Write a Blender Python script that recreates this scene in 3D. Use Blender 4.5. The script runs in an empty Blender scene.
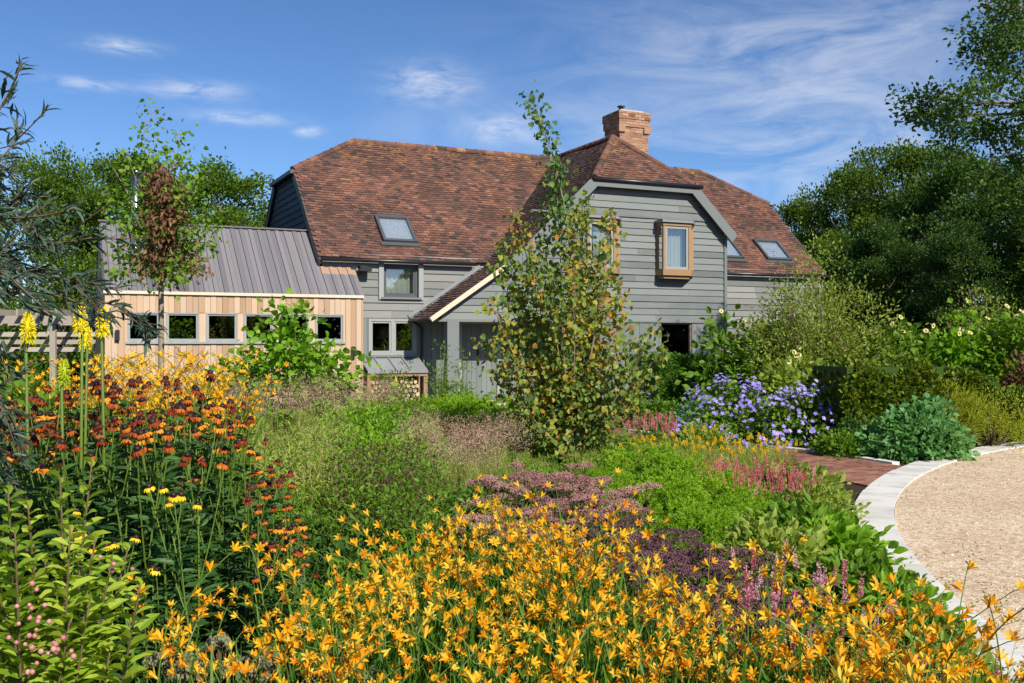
import bpy, math, random
import numpy as np
from math import radians, sin, cos, tan, pi

# ------------------------------------------------------------------ camera, sky, sun
FPX, CX, CY, EYE = 995.6, 512.0, 341.5, 1.55
sc = bpy.context.scene
col = sc.collection
cam_d = bpy.data.cameras.new('camera'); cam = bpy.data.objects.new('camera', cam_d); col.objects.link(cam)
cam_d.lens = 35.0; cam_d.sensor_width = 36.0; cam_d.clip_start = 0.05; cam_d.clip_end = 3000
cam.location = (0, 0, EYE); cam.rotation_euler = (radians(90), 0, 0)
sc.camera = cam

SUN_AZ, SUN_EL = 31.0, 37.0          # degrees right of straight behind the camera; elevation
to_sun = np.array([sin(radians(SUN_AZ))*cos(radians(SUN_EL)), -cos(radians(SUN_AZ))*cos(radians(SUN_EL)), sin(radians(SUN_EL))])
sun_d = bpy.data.lights.new('sun', 'SUN'); sun = bpy.data.objects.new('sun', sun_d); col.objects.link(sun)
sun_d.energy = 4.9; sun_d.angle = radians(0.5); sun_d.color = (1.0, 0.935, 0.82)
from mathutils import Vector, Matrix
sun.rotation_euler = Vector(to_sun).to_track_quat('Z', 'Y').to_euler()

w = bpy.data.worlds.new('World'); sc.world = w; w.use_nodes = True
nt = w.node_tree; nt.nodes.clear()
def N(nt, typ, **kw):
    n = nt.nodes.new(typ)
    for k, v in kw.items():
        if k in n.bl_rna.properties: setattr(n, k, v)
        else: n.inputs[k].default_value = v
    return n
def mth(nt, op, a, b=None, c=None, clamp=False):
    n = nt.nodes.new('ShaderNodeMath'); n.operation = op; n.use_clamp = clamp
    for i, x in enumerate((a, b, c)):
        if x is None: continue
        if isinstance(x, (int, float)): n.inputs[i].default_value = x
        else: nt.links.new(x, n.inputs[i])
    return n.outputs[0]
sky = N(nt, 'ShaderNodeTexSky', sky_type='NISHITA', sun_disc=False)
sky.sun_elevation = radians(SUN_EL)
sky.sun_rotation = math.atan2(to_sun[0], to_sun[1])
sky.altitude = 900; sky.air_density = 0.78; sky.dust_density = 0.7; sky.ozone_density = 4.0
bg = N(nt, 'ShaderNodeBackground', Strength=0.105)
hs = N(nt, 'ShaderNodeHueSaturation', Hue=0.502, Saturation=1.12, Value=0.93)
nt.links.new(sky.outputs[0], hs.inputs['Color'])
tc = N(nt, 'ShaderNodeTexCoord'); sx = N(nt, 'ShaderNodeSeparateXYZ')
nt.links.new(tc.outputs['Generated'], sx.inputs[0])
X, Y, Z = sx.outputs
az = mth(nt, 'ARCTAN2', X, Y)
elv = mth(nt, 'ARCSINE', Z)
cmb = N(nt, 'ShaderNodeCombineXYZ')
nt.links.new(az, cmb.inputs[0]); nt.links.new(mth(nt, 'MULTIPLY', elv, 3.2), cmb.inputs[1])
warp = N(nt, 'ShaderNodeMapping'); warp.inputs['Rotation'].default_value = (0, 0, radians(-14))
nt.links.new(cmb.outputs[0], warp.inputs[0])
nz = N(nt, 'ShaderNodeTexNoise', Scale=7.0, Detail=9.0, Roughness=0.62, Distortion=0.9)
nt.links.new(warp.outputs[0], nz.inputs['Vector'])
nz2 = N(nt, 'ShaderNodeTexNoise', Scale=30.0, Detail=6.0, Roughness=0.6, Distortion=0.5)
nt.links.new(warp.outputs[0], nz2.inputs['Vector'])
def blob(px, py, sxp, syp):
    a0 = math.atan((px-CX)/FPX); e0 = math.atan((CY-py)/FPX*cos(a0))
    da = mth(nt, 'DIVIDE', mth(nt, 'SUBTRACT', az, a0), sxp/FPX)
    de = mth(nt, 'DIVIDE', mth(nt, 'SUBTRACT', elv, e0), syp/FPX)
    s = mth(nt, 'ADD', mth(nt, 'MULTIPLY', da, da), mth(nt, 'MULTIPLY', de, de))
    return mth(nt, 'EXPONENT', mth(nt, 'MULTIPLY', s, -1.0))
wide = mth(nt, 'ADD', blob(800, 50, 210, 60), mth(nt, 'ADD', blob(770, 150, 150, 45), blob(1400, 150, 330, 120)))
wide = mth(nt, 'ADD', wide, mth(nt, 'ADD', blob(-500, 170, 260, 60), mth(nt, 'MULTIPLY', blob(500, 128, 110, 22), 0.75)))
wisp = mth(nt, 'MULTIPLY', mth(nt, 'MULTIPLY', mth(nt, 'SUBTRACT', nz.outputs[0], 0.36), 3.0, clamp=True), wide)
small = None
for b in ((84, 84, 30, 5), (195, 90, 42, 8), (308, 131, 13, 5), (432, 84, 42, 17), (240, 118, 40, 6), (120, 46, 30, 6), (505, 128, 30, 12)):
    g = blob(*b); small = g if small is None else mth(nt, 'ADD', small, g)
sm = mth(nt, 'MULTIPLY', mth(nt, 'MULTIPLY', mth(nt, 'SUBTRACT', nz2.outputs[0], 0.33), 3.4, clamp=True), small)
mask = mth(nt, 'MULTIPLY', mth(nt, 'ADD', mth(nt, 'MULTIPLY', wisp, 0.48), mth(nt, 'MULTIPLY', sm, 0.55)), 0.9, clamp=True)
mx = N(nt, 'ShaderNodeMix', data_type='RGBA')
nt.links.new(mask, mx.inputs[0]); nt.links.new(hs.outputs[0], mx.inputs[6]); mx.inputs[7].default_value = (6.6, 6.7, 7.0, 1)
nt.links.new(mx.outputs[2], bg.inputs[0])
wo = N(nt, 'ShaderNodeOutputWorld'); nt.links.new(bg.outputs[0], wo.inputs[0])

sc.view_settings.view_transform = 'Standard'; sc.view_settings.look = 'None'
sc.view_settings.exposure = 0.5; sc.view_settings.gamma = 1.0; sc.view_settings.use_curve_mapping = False

# ------------------------------------------------------------------ helpers
rng = np.random.default_rng(7)
def gx(px, D): return (px-CX)/FPX*D
def gz(py, D): return EYE+(CY-py)/FPX*D
def W(px, D, z=0.0): return (gx(px, D), D, z)
def P3(px, py, D): return np.array([gx(px, D), D, gz(py, D)])

class MB:
    """collects geometry for ONE mesh"""
    def __init__(s): s.v = []; s.r = []; s.f = []; s.n = 0
    def add(s, V, F, r=0.5, m=0):
        V = np.asarray(V, float).reshape(-1, 3)
        s.v.append(V); s.r.append(np.broadcast_to(np.asarray(r, float), (len(V),)))
        if not isinstance(F, (list, tuple)) or (len(F) and np.isscalar(F[0][0])): F = [F]
        for f in F:
            f = np.asarray(f, int); s.f.append((f+s.n, m))
        s.n += len(V)
    def box(s, x0, x1, y0, y1, z0, z1, r=0.5, m=0):
        V = [(x, y, z) for z in (z0, z1) for y in (y0, y1) for x in (x0, x1)]
        s.add(V, np.array([(0, 2, 3, 1), (4, 5, 7, 6), (0, 1, 5, 4), (2, 6, 7, 3), (0, 4, 6, 2), (1, 3, 7, 5)]), r, m)
    def bar(s, p, q, wd, th, up=(0, 0, 1), r=0.5, m=0):
        p = np.array(p, float); q = np.array(q, float); d = q-p; d /= np.linalg.norm(d)
        up = np.array(up, float); sd = np.cross(d, up); sd /= np.linalg.norm(sd); up = np.cross(sd, d)
        V = [e + sd*a*wd/2 + up*b*th/2 for e in (p, q) for b in (-1, 1) for a in (-1, 1)]
        s.add(V, np.array([(0, 2, 3, 1), (4, 5, 7, 6), (0, 1, 5, 4), (2, 6, 7, 3), (0, 4, 6, 2), (1, 3, 7, 5)]), r, m)
    def prism(s, poly, ext, r=0.5, m=0):
        poly = np.array(poly, float); n = len(poly); ext = np.array(ext, float)
        s.v += [poly, poly+ext]; s.r.append(np.full(2*n, r))
        o = s.n; s.n += 2*n
        s.f.append((np.array([list(range(n))[::-1]])+o, m)); s.f.append((np.array([list(range(n, 2*n))])+o, m))
        s.f.append((np.array([(i, (i+1) % n, (i+1) % n+n, i+n) for i in range(n)])+o, m))
    def tube(s, pts, rad, n=6, r=0.5, m=0):
        pts = np.array(pts, float); k = len(pts); rad = np.broadcast_to(np.asarray(rad, float), (k,))
        T = np.gradient(pts, axis=0); T /= np.linalg.norm(T, axis=1)[:, None]+1e-9
        ref = np.array([0.31, 0.87, 0.12]) if abs(T[0][2]) > .8 else np.array([0.02, 0.05, 1.0])
        A = np.cross(T, ref); A /= np.linalg.norm(A, axis=1)[:, None]+1e-9; B = np.cross(T, A)
        ang = np.arange(n)*2*pi/n
        V = pts[:, None]+rad[:, None, None]*(A[:, None]*np.cos(ang)[None, :, None]+B[:, None]*np.sin(ang)[None, :, None])
        i, j = np.meshgrid(np.arange(k-1), np.arange(n), indexing='ij')
        F = np.stack([i*n+j, i*n+(j+1) % n, (i+1)*n+(j+1) % n, (i+1)*n+j], -1).reshape(-1, 4)
        s.add(V.reshape(-1, 3), [F, np.array([np.arange(n)[::-1]]), np.array([np.arange(n)+(k-1)*n])], r, m)
    def inst(s, tmpl, P, R, S, r=0.5, m=0):
        tv, tf = tmpl; tv = np.asarray(tv, float); Nn = len(P); k = len(tv)
        if Nn == 0: return
        S = np.asarray(S, float)
        if S.ndim == 0: S = np.full((Nn, 3), float(S))
        if S.ndim == 1: S = np.repeat(S[:, None], 3, 1)
        V = np.einsum('nij,nkj->nki', R, tv[None]*S[:, None])+np.asarray(P)[:, None]
        off = (np.arange(Nn)*k)[:, None, None]
        Fs = [(np.asarray(f)[None]+off).reshape(-1, np.asarray(f).shape[1]) for f in tf]
        s.add(V.reshape(-1, 3), Fs, np.repeat(np.broadcast_to(np.asarray(r, float), (Nn,)), k), m)
    def mesh(s, name, mats, smooth=False):
        me = bpy.data.meshes.new(name)
        V = np.concatenate(s.v); me.vertices.add(len(V)); me.vertices.foreach_set('co', V.ravel())
        loops = np.concatenate([f.ravel() for f, _ in s.f]); tot = np.concatenate([np.full(len(f), f.shape[1]) for f, _ in s.f])
        mi = np.concatenate([np.full(len(f), m) for f, m in s.f])
        st = np.concatenate([[0], np.cumsum(tot)[:-1]])
        me.loops.add(len(loops)); me.loops.foreach_set('vertex_index', loops)
        me.polygons.add(len(tot)); me.polygons.foreach_set('loop_start', st); me.polygons.foreach_set('loop_total', tot)
        me.polygons.foreach_set('material_index', mi)
        me.polygons.foreach_set('use_smooth', np.full(len(tot), bool(smooth)))
        a = me.attributes.new('rnd', 'FLOAT', 'POINT'); a.data.foreach_set('value', np.concatenate(s.r))
        if not isinstance(mats, (list, tuple)): mats = [mats]
        for m in mats: me.materials.append(m)
        me.update(calc_edges=True)
        return me
    def build(s, name, mats, parent=None, smooth=False):
        return link(name, s.mesh(name, mats, smooth), parent)

def link(name, me, parent=None):
    o = bpy.data.objects.new(name, me); col.objects.link(o)
    if parent is not None: o.parent = parent
    return o
def tag(o, label=None, cat=None, group=None, kind=None):
    if label: o['label'] = label
    if cat: o['category'] = cat
    if group: o['group'] = group
    if kind: o['kind'] = kind
    return o
def empty(name, loc=(0, 0, 0), rz=0.0, label=None, cat=None, group=None, scale=1.0):
    o = bpy.data.objects.new(name, None); col.objects.link(o)
    o.location = loc; o.rotation_euler = (0, 0, rz); o.scale = (scale,)*3; o.empty_display_size = 0.1
    return tag(o, label, cat, group)
def plant(name, parts, loc, rz, scale, label, cat, group=None):
    """one thing: an Empty and one child per part mesh (meshes shared between repeats)"""
    e = empty(name, loc, rz, label, cat, group, scale)
    for p_ in parts:
        o = link(p_[0], p_[1], e)
        for q_ in (p_[2] if len(p_) > 2 else ()): link(q_[0], q_[1], o)
    return e

# ------------------------------------------------------------------ materials
def ramp(nt, cols, fac):
    cr = nt.nodes.new('ShaderNodeValToRGB'); els = cr.color_ramp.elements
    while len(els) < len(cols): els.new(0.5)
    for i, c in enumerate(cols):
        if len(c) == 4: els[i].position = c[3]
        else: els[i].position = i/(max(1, len(cols)-1))
    for i, c in enumerate(cols): els[i].color = (*c[:3], 1)
    nt.links.new(fac, cr.inputs[0]); return cr.outputs[0]
def new_mat(name):
    m = bpy.data.materials.new(name); m.use_nodes = True; nt = m.node_tree; nt.nodes.clear()
    o = nt.nodes.new('ShaderNodeOutputMaterial'); return m, nt, o
def leafmat(name, cols, trans=0.35, rough=0.5, spec=0.25, objvar=0.25, tcol=(1.25, 1.2, 0.6)):
    cols = [((c[0]*1.06, c[1]*1.1, c[2]*.62)+tuple(c[3:])) if c[1] > c[0]*1.02 and c[1] > c[2] and 'narrow' not in name and 'turning' not in name else c for c in cols]
    m, nt, o = new_mat(name)
    at = N(nt, 'ShaderNodeAttribute', attribute_name='rnd'); oi = N(nt, 'ShaderNodeObjectInfo')
    f = mth(nt, 'MULTIPLY_ADD', mth(nt, 'SUBTRACT', oi.outputs['Random'], 0.5), objvar, at.outputs['Fac'], clamp=True)
    c = ramp(nt, cols, f)
    p = N(nt, 'ShaderNodeBsdfPrincipled', Roughness=rough); p.inputs['Specular IOR Level'].default_value = spec
    nt.links.new(c, p.inputs['Base Color'])
    t = N(nt, 'ShaderNodeBsdfTranslucent')
    mm = N(nt, 'ShaderNodeMix', data_type='RGBA', blend_type='MULTIPLY'); mm.inputs[0].default_value = 1
    nt.links.new(c, mm.inputs[6]); mm.inputs[7].default_value = (*tcol, 1); nt.links.new(mm.outputs[2], t.inputs[0])
    x = N(nt, 'ShaderNodeMixShader'); x.inputs[0].default_value = trans
    nt.links.new(p.outputs[0], x.inputs[1]); nt.links.new(t.outputs[0], x.inputs[2]); nt.links.new(x.outputs[0], o.inputs[0])
    return m
def surf(name, cols, rough=0.7, spec=0.3, nscale=6.0, namt=0.35, stretch=(1, 1, 1), bump=0.0, objvar=0.0, metal=0.0, det=6, dirt=None):
    """rnd attribute + object-space noise drive a colour ramp, with optional fine bump"""
    m, nt, o = new_mat(name)
    at = N(nt, 'ShaderNodeAttribute', attribute_name='rnd')
    tc = N(nt, 'ShaderNodeTexCoord'); mp = N(nt, 'ShaderNodeMapping'); mp.inputs['Scale'].default_value = stretch
    nt.links.new(tc.outputs['Object'], mp.inputs[0])
    nz = N(nt, 'ShaderNodeTexNoise', Scale=nscale, Detail=det, Roughness=0.65); nt.links.new(mp.outputs[0], nz.inputs['Vector'])
    f = mth(nt, 'MULTIPLY_ADD', mth(nt, 'SUBTRACT', nz.outputs[0], 0.5), namt*2, at.outputs['Fac'], clamp=True)
    c = ramp(nt, cols, f)
    if dirt:
        sc_, amt, dc = dirt
        n2 = N(nt, 'ShaderNodeTexNoise', Scale=sc_, Detail=5, Roughness=0.6); nt.links.new(tc.outputs['Object'], n2.inputs['Vector'])
        k = mth(nt, 'MULTIPLY', mth(nt, 'MULTIPLY', mth(nt, 'SUBTRACT', n2.outputs[0], 0.47), 5.0, clamp=True), amt)
        mm = N(nt, 'ShaderNodeMix', data_type='RGBA'); nt.links.new(k, mm.inputs[0]); nt.links.new(c, mm.inputs[6]); mm.inputs[7].default_value = (*dc, 1); c = mm.outputs[2]
    p = N(nt, 'ShaderNodeBsdfPrincipled', Roughness=rough, Metallic=metal); p.inputs['Specular IOR Level'].default_value = spec
    nt.links.new(c, p.inputs['Base Color'])
    if bump:
        b = N(nt, 'ShaderNodeBump', Strength=bump, Distance=0.01); nt.links.new(nz.outputs[0], b.inputs['Height']); nt.links.new(b.outputs[0], p.inputs['Normal'])
    nt.links.new(p.outputs[0], o.inputs[0]); return m

M = {}
M['board_grey'] = surf('painted weatherboard', [(.090, .105, .105), (.135, .152, .151), (.185, .203, .20)], .6, .3, 5, .45, (.5, 4, 14), .35, dirt=(1.6, .35, (.19, .195, .17)))
M['board_silver'] = surf('silvered weatherboard', [(.125, .13, .125), (.18, .185, .178), (.24, .245, .235)], .75, .2, 5, .35, (.5, 4, 14), .3, dirt=(1.1, .35, (.20, .20, .17)))
M['board_dark'] = surf('shade toned boarding', [(.035, .045, .055), (.06, .072, .085)], .6, .3, 5, .3, (1, 1, 14), .2)  # dark blue tone stands in for the shade on the end wall
M['board_vert'] = surf('painted vertical boarding', [(.13, .148, .147), (.162, .18, .178)], .6, .3, 5, .3, (14, 4, .6), .15)
M['larch'] = surf('larch cladding', [(.33, .205, .125), (.43, .285, .18), (.52, .37, .25), (.45, .35, .26)], .65, .25, 4, .35, (16, 4, .5), .2, dirt=(1.6, .25, (.36, .29, .22)))
M['larch_pale'] = surf('pale larch trim', [(.58, .45, .32), (.66, .55, .42)], .6, .3, 4, .3, (1, 4, 9), .1)
M['roof_board'] = surf('weathered roof boards', [(.085, .08, .09), (.125, .118, .13), (.165, .156, .166), (.195, .182, .188, .9), (.34, .22, .14, .97)], .7, .25, 3.5, .16, (12, 1, 1), .3)
M['tile_bed'] = surf('roof underlay', [(.05, .03, .025), (.07, .04, .03)], .9, .1)
M['oak'] = surf('oiled oak', [(.19, .11, .055), (.28, .17, .088), (.35, .225, .12)], .55, .3, 5, .4, (5, 5, 1), .2)
M['frame_grey'] = surf('grey window paint', [(.24, .255, .25), (.29, .305, .295)], .45, .4)
M['frame_dark'] = surf('dark grey metal', [(.055, .06, .066), (.085, .09, .096)], .4, .4)
M['black'] = surf('black metal', [(.012, .012, .014), (.02, .02, .022)], .35, .5)
M['lead'] = surf('lead sheet', [(.16, .17, .185), (.25, .26, .275)], .5, .4, 3, .4)
M['steel'] = surf('stainless steel', [(.55, .56, .58), (.62, .63, .65)], .25, .5, metal=1.0)
M['brick'] = surf('chimney brick', [(.17, .08, .055), (.28, .135, .085), (.36, .20, .125), (.40, .28, .20)], .85, .15, 14, .2, bump=.3, dirt=(3, .4, (.25, .19, .14)))
M['mortar'] = surf('lime mortar', [(.38, .33, .27), (.46, .41, .34)], .9, .1, 20, .3)
M['curtain'] = surf('white curtain', [(.72, .71, .67), (.80, .79, .76)], .9, .1)
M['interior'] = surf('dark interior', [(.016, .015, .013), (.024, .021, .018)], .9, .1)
M['lampshade'] = surf('cream lampshade', [(.62, .55, .42), (.70, .62, .48)], .8, .1)
M['log_side'] = surf('log bark', [(.13, .09, .06), (.22, .16, .10)], .9, .1, 20, .3)
M['log_end'] = surf('cut log end', [(.42, .29, .16), (.60, .45, .28)], .8, .15, 12, .4)
M['yellow'] = surf('yellow tag', [(.75, .55, .02), (.8, .6, .03)], .5, .3)
M['weathered'] = surf('weathered pergola timber', [(.22, .19, .155), (.34, .30, .25), (.42, .38, .33)], .8, .15, 5, .35, (6, 6, 1), .2)
M['bark'] = surf('tree bark', [(.07, .055, .04), (.13, .105, .075), (.19, .16, .12)], .9, .1, 12, .5, (1, 1, .3), .5)
M['bark_pale'] = surf('pale young bark', [(.19, .16, .12), (.29, .25, .19)], .8, .15, 14, .5, (1, 1, .3), .3)
M['stem'] = leafmat('green stem', [(.07, .12, .025), (.13, .19, .05)], .1)
M['stem_brown'] = surf('brown stem', [(.10, .065, .04), (.16, .11, .065)], .8, .15)

# roof tile: random per tile + blotches + lichen near the ridge (height in the house's own space)
def tile_mat():
    m, nt, o = new_mat('clay roof tile')
    at = N(nt, 'ShaderNodeAttribute', attribute_name='rnd'); tc = N(nt, 'ShaderNodeTexCoord')
    n1 = N(nt, 'ShaderNodeTexNoise', Scale=0.75, Detail=6, Roughness=.65); nt.links.new(tc.outputs['Object'], n1.inputs['Vector'])
    n2 = N(nt, 'ShaderNodeTexNoise', Scale=3.4, Detail=7, Roughness=.7); nt.links.new(tc.outputs['Object'], n2.inputs['Vector'])
    f = mth(nt, 'ADD', at.outputs['Fac'], mth(nt, 'MULTIPLY', mth(nt, 'SUBTRACT', n1.outputs[0], .5), 1.3), clamp=True)
    c = ramp(nt, [(.045, .037, .036), (.09, .054, .045, .22), (.13, .066, .050, .45), (.175, .082, .056, .7), (.23, .12, .08, 1.0)], f)
    sp = N(nt, 'ShaderNodeSeparateXYZ'); nt.links.new(tc.outputs['Object'], sp.inputs[0])
    hz = mth(nt, 'MULTIPLY', mth(nt, 'SUBTRACT', sp.outputs[2], 6.2), 1.0, clamp=True)
    k = mth(nt, 'MULTIPLY', mth(nt, 'MULTIPLY', mth(nt, 'SUBTRACT', n2.outputs[0], .53), 8.0, clamp=True), hz)
    a = N(nt, 'ShaderNodeMix', data_type='RGBA'); nt.links.new(k, a.inputs[0]); nt.links.new(c, a.inputs[6]); a.inputs[7].default_value = (.38, .21, .035, 1)
    p = N(nt, 'ShaderNodeBsdfPrincipled', Roughness=.85); p.inputs['Specular IOR Level'].default_value = .2
    nt.links.new(a.outputs[2], p.inputs['Base Color'])
    b = N(nt, 'ShaderNodeBump', Strength=.3, Distance=.01); nt.links.new(n2.outputs[0], b.inputs['Height']); nt.links.new(b.outputs[0], p.inputs['Normal'])
    nt.links.new(p.outputs[0], o.inputs[0]); return m
M['tile'] = tile_mat()
def glass_mat(name, tint, base):
    m, nt, o = new_mat(name)
    lw = N(nt, 'ShaderNodeFresnel', IOR=1.52)
    f = mth(nt, 'MULTIPLY_ADD', lw.outputs[0], 1.5, base, clamp=True)
    t = N(nt, 'ShaderNodeBsdfTransparent'); t.inputs[0].default_value = (*tint, 1)
    g = N(nt, 'ShaderNodeBsdfGlossy', Roughness=.015); g.inputs[0].default_value = (.95, .97, 1, 1)
    x = N(nt, 'ShaderNodeMixShader'); nt.links.new(f, x.inputs[0]); nt.links.new(t.outputs[0], x.inputs[1]); nt.links.new(g.outputs[0], x.inputs[2])
    nt.links.new(x.outputs[0], o.inputs[0]); return m
M['glass'] = glass_mat('window glass', (.55, .6, .58), .14)
M['roof_glass'] = glass_mat('rooflight glass', (.62, .68, .76), .3)

def gravel_mat():
    m, nt, o = new_mat('golden gravel')
    tc = N(nt, 'ShaderNodeTexCoord')
    v = N(nt, 'ShaderNodeTexVoronoi', Scale=62.0); nt.links.new(tc.outputs['Object'], v.inputs['Vector'])
    v2 = N(nt, 'ShaderNodeTexVoronoi', Scale=26.0); nt.links.new(tc.outputs['Object'], v2.inputs['Vector'])
    n = N(nt, 'ShaderNodeTexNoise', Scale=.9, Detail=6); nt.links.new(tc.outputs['Object'], n.inputs['Vector'])
    s = N(nt, 'ShaderNodeSeparateColor'); nt.links.new(v.outputs['Color'], s.inputs[0])
    s2 = N(nt, 'ShaderNodeSeparateColor'); nt.links.new(v2.outputs['Color'], s2.inputs[0])
    f = mth(nt, 'ADD', mth(nt, 'MULTIPLY', s.outputs[0], .62), mth(nt, 'MULTIPLY', s2.outputs[1], .38))
    f = mth(nt, 'MULTIPLY_ADD', mth(nt, 'SUBTRACT', n.outputs[0], .5), .5, f, clamp=True)
    c = ramp(nt, [(.27, .18, .105), (.46, .335, .215, .3), (.60, .465, .32, .6), (.70, .575, .425, .85), (.80, .71, .58)], f)
    p = N(nt, 'ShaderNodeBsdfPrincipled', Roughness=.8); p.inputs['Specular IOR Level'].default_value = .2
    nt.links.new(c, p.inputs['Base Color'])
    b = N(nt, 'ShaderNodeBump', Strength=.45, Distance=.01, invert=True); nt.links.new(v.outputs['Distance'], b.inputs['Height']); nt.links.new(b.outputs[0], p.inputs['Normal'])
    nt.links.new(p.outputs[0], o.inputs[0]); return m
M['gravel'] = gravel_mat()
M['soil'] = surf('dark garden soil', [(.025, .017, .011), (.05, .035, .022), (.075, .055, .035)], .95, .05, 9, .6, bump=.6)
M['lawn'] = surf('rough grass field', [(.035, .06, .015), (.06, .095, .022)], .9, .1, 1.2, .6)
M['kerb'] = surf('pale granite kerb', [(.50, .48, .44), (.60, .58, .54), (.66, .645, .61)], .8, .2, 30, .25, bump=.25, dirt=(3.2, .5, (.36, .32, .26)))
M['paver'] = surf('clay paver', [(.17, .075, .055), (.25, .115, .08), (.32, .17, .12)], .85, .15, 14, .25, bump=.2)

# ------------------------------------------------------------------ ground, drive, path
mb = MB(); mb.add([(-900, -900, 0), (900, -900, 0), (900, 900, 0), (-900, 900, 0)], np.array([(0, 1, 2, 3)]))
tag(mb.build('ground', M['soil']), 'dark soil of the planting beds', kind='structure')
mb = MB(); mb.add([(-900, 27, .004), (900, 36, .004), (900, 900, .004), (-900, 900, .004)], np.array([(0, 1, 2, 3)]))
tag(mb.build('field', M['lawn']), 'grass beyond the house', kind='structure')
KC = np.array([16.15, 4.0]); KR = 14.0; KW = .36
th = np.linspace(radians(95), radians(235), 160)
mb = MB(); arc = np.stack([KC[0]+(KR-KW)*np.cos(th), KC[1]+(KR-KW)*np.sin(th), np.full(160, .012)], 1)
mb.add(np.concatenate([[(KC[0], KC[1], .012)], arc]), np.array([(0, i, i+1) for i in range(1, 160)]))
tag(mb.build('gravel_drive', M['gravel']), 'golden gravel turning circle', kind='structure')
# loose pebbles near the edge: real stones sitting on the drive
mb = MB()
th0 = radians(98); da = .36/KR; k = 0
while th0 < radians(232):
    L = da*rng.uniform(.96, 1.04); g = .009/KR; h = .03+rng.uniform(-.005, .005)
    ring = []
    a = [th0+g, th0+L-g]
    for rr in (KR-KW+.004, KR-.004):
        for t in a: ring.append((KC[0]+rr*cos(t), KC[1]+rr*sin(t)))
    V = [(x, y, z) for z in (-.02, h) for x, y in ring]
    mb.add(V, np.array([(4, 6, 7, 5), (0, 1, 5, 4), (2, 6, 7, 3), (0, 4, 6, 2), (1, 3, 7, 5)]), rng.uniform(.15, .9))
    th0 += L
sm_ = MB(); n = 5200; an_ = rng.uniform(radians(110), radians(200), n); rr_ = KR-KW-.02-np.abs(rng.normal(0, 2.2, n)); rr_ = np.where(rng.random(n) < .015, KR-rng.uniform(0, KW, n), rr_)
pp = np.column_stack([KC[0]+rr_*np.cos(an_), KC[1]+rr_*np.sin(an_), np.where(rr_ > KR-KW, .034, .015)]); oc = (np.array([(1, 0, 0), (0, 1, 0), (-1, 0, 0), (0, -1, 0), (0, 0, .7), (0, 0, -.7)], float), [np.array([(0, 1, 4), (1, 2, 4), (2, 3, 4), (3, 0, 4), (1, 0, 5), (2, 1, 5), (3, 2, 5), (0, 3, 5)])])
d_ = rng.normal(size=(n, 3)); d_ /= np.linalg.norm(d_, axis=1)[:, None]; e_ = rng.normal(size=(n, 3)); X_ = np.cross(d_, e_); X_ /= np.linalg.norm(X_, axis=1)[:, None]
sm_.inst(oc, pp, np.stack([X_, d_, np.cross(X_, d_)], 2), np.stack([rng.uniform(.005, .013, n), rng.uniform(.005, .012, n), rng.uniform(.004, .009, n)], 1), rng.uniform(0, 1, n))
M['pebble'] = surf('loose pebbles', [(.24, .16, .10), (.48, .36, .25), (.72, .64, .54)], .8, .2)
tag(sm_.build('loose_gravel', M['pebble']), 'loose pebbles lying along the edge of the drive', kind='stuff')
tag(mb.build('kerb', M['kerb']), 'ring of pale granite setts round the gravel', kind='structure')
# brick path, far edge line in ground coordinates
path = np.array([(6.3, 8.4), (5.45, 10.6), (4.78, 12.3), (4.16, 13.8), (2.75, 15.5), (1.87, 17.2), (.9, 19.4), (.1, 21.8), (-.1, 24.6)])
def resample(pts, step):
    pts = np.array(pts, float); d = np.concatenate([[0], np.cumsum(np.linalg.norm(np.diff(pts, axis=0), axis=1))])
    # smooth
    tt = np.arange(0, d[-1], step); q = np.stack([np.interp(tt, d, pts[:, i]) for i in range(pts.shape[1])], 1)
    for _ in range(12): q[1:-1] = (q[:-2]+q[1:-1]*2+q[2:])/4
    return q
pl = resample(path, .1025)
tg = np.gradient(pl, axis=0); tg /= np.linalg.norm(tg, axis=1)[:, None]; nl = np.stack([tg[:, 1]*-1, tg[:, 0]], 1)   # left of travel
mb = MB(); mbe = MB()
for i in range(len(pl)-1):
    p, t, n = pl[i], tg[i], nl[i]
    off = 0 if i % 2 else .1
    for j in range(-1, 9):
        a0 = max(0.0, j*.2+off); a1 = min(1.55, (j+1)*.2+off-.008)
        if a1-a0 < .03: continue
        q = [p+n*a0, p+n*a1, p+n*a1+t*.095, p+n*a0+t*.095]
        if np.linalg.norm(sum(q)/4-KC) < KR-.12: continue
        zt = .02+rng.uniform(-.002, .002)
        V = [(x[0], x[1], z) for z in (-.01, zt) for x in q]
        mb.add(V, np.array([(4, 5, 6, 7), (0, 1, 5, 4), (1, 2, 6, 5), (2, 3, 7, 6), (3, 0, 4, 7)]), rng.uniform(.05, .95))
    if i % 3 == 0 and i+3 < len(pl):
        a, b = pl[i]-nl[i]*.01, pl[i+3]-nl[i+3]*.01
        q = [a+t*.006, b-t*.006, b-t*.006-nl[i+3]*.12, a+t*.006-n*.12]
        if min(np.linalg.norm(x-KC) for x in q) > KR+.01:
            V = [(x[0], x[1], z) for z in (-.02, .045) for x in q]
            mbe.add(V, np.array([(7, 6, 5, 4), (4, 5, 1, 0), (5, 6, 2, 1), (6, 7, 3, 2), (7, 4, 0, 3)]), rng.uniform(.2, .9))
tag(mb.build('path', M['paver']), 'red brick path curving to the door', kind='structure')
tag(mbe.build('path_edging', M['kerb']), 'pale stone edging of the brick path', kind='structure')

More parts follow.
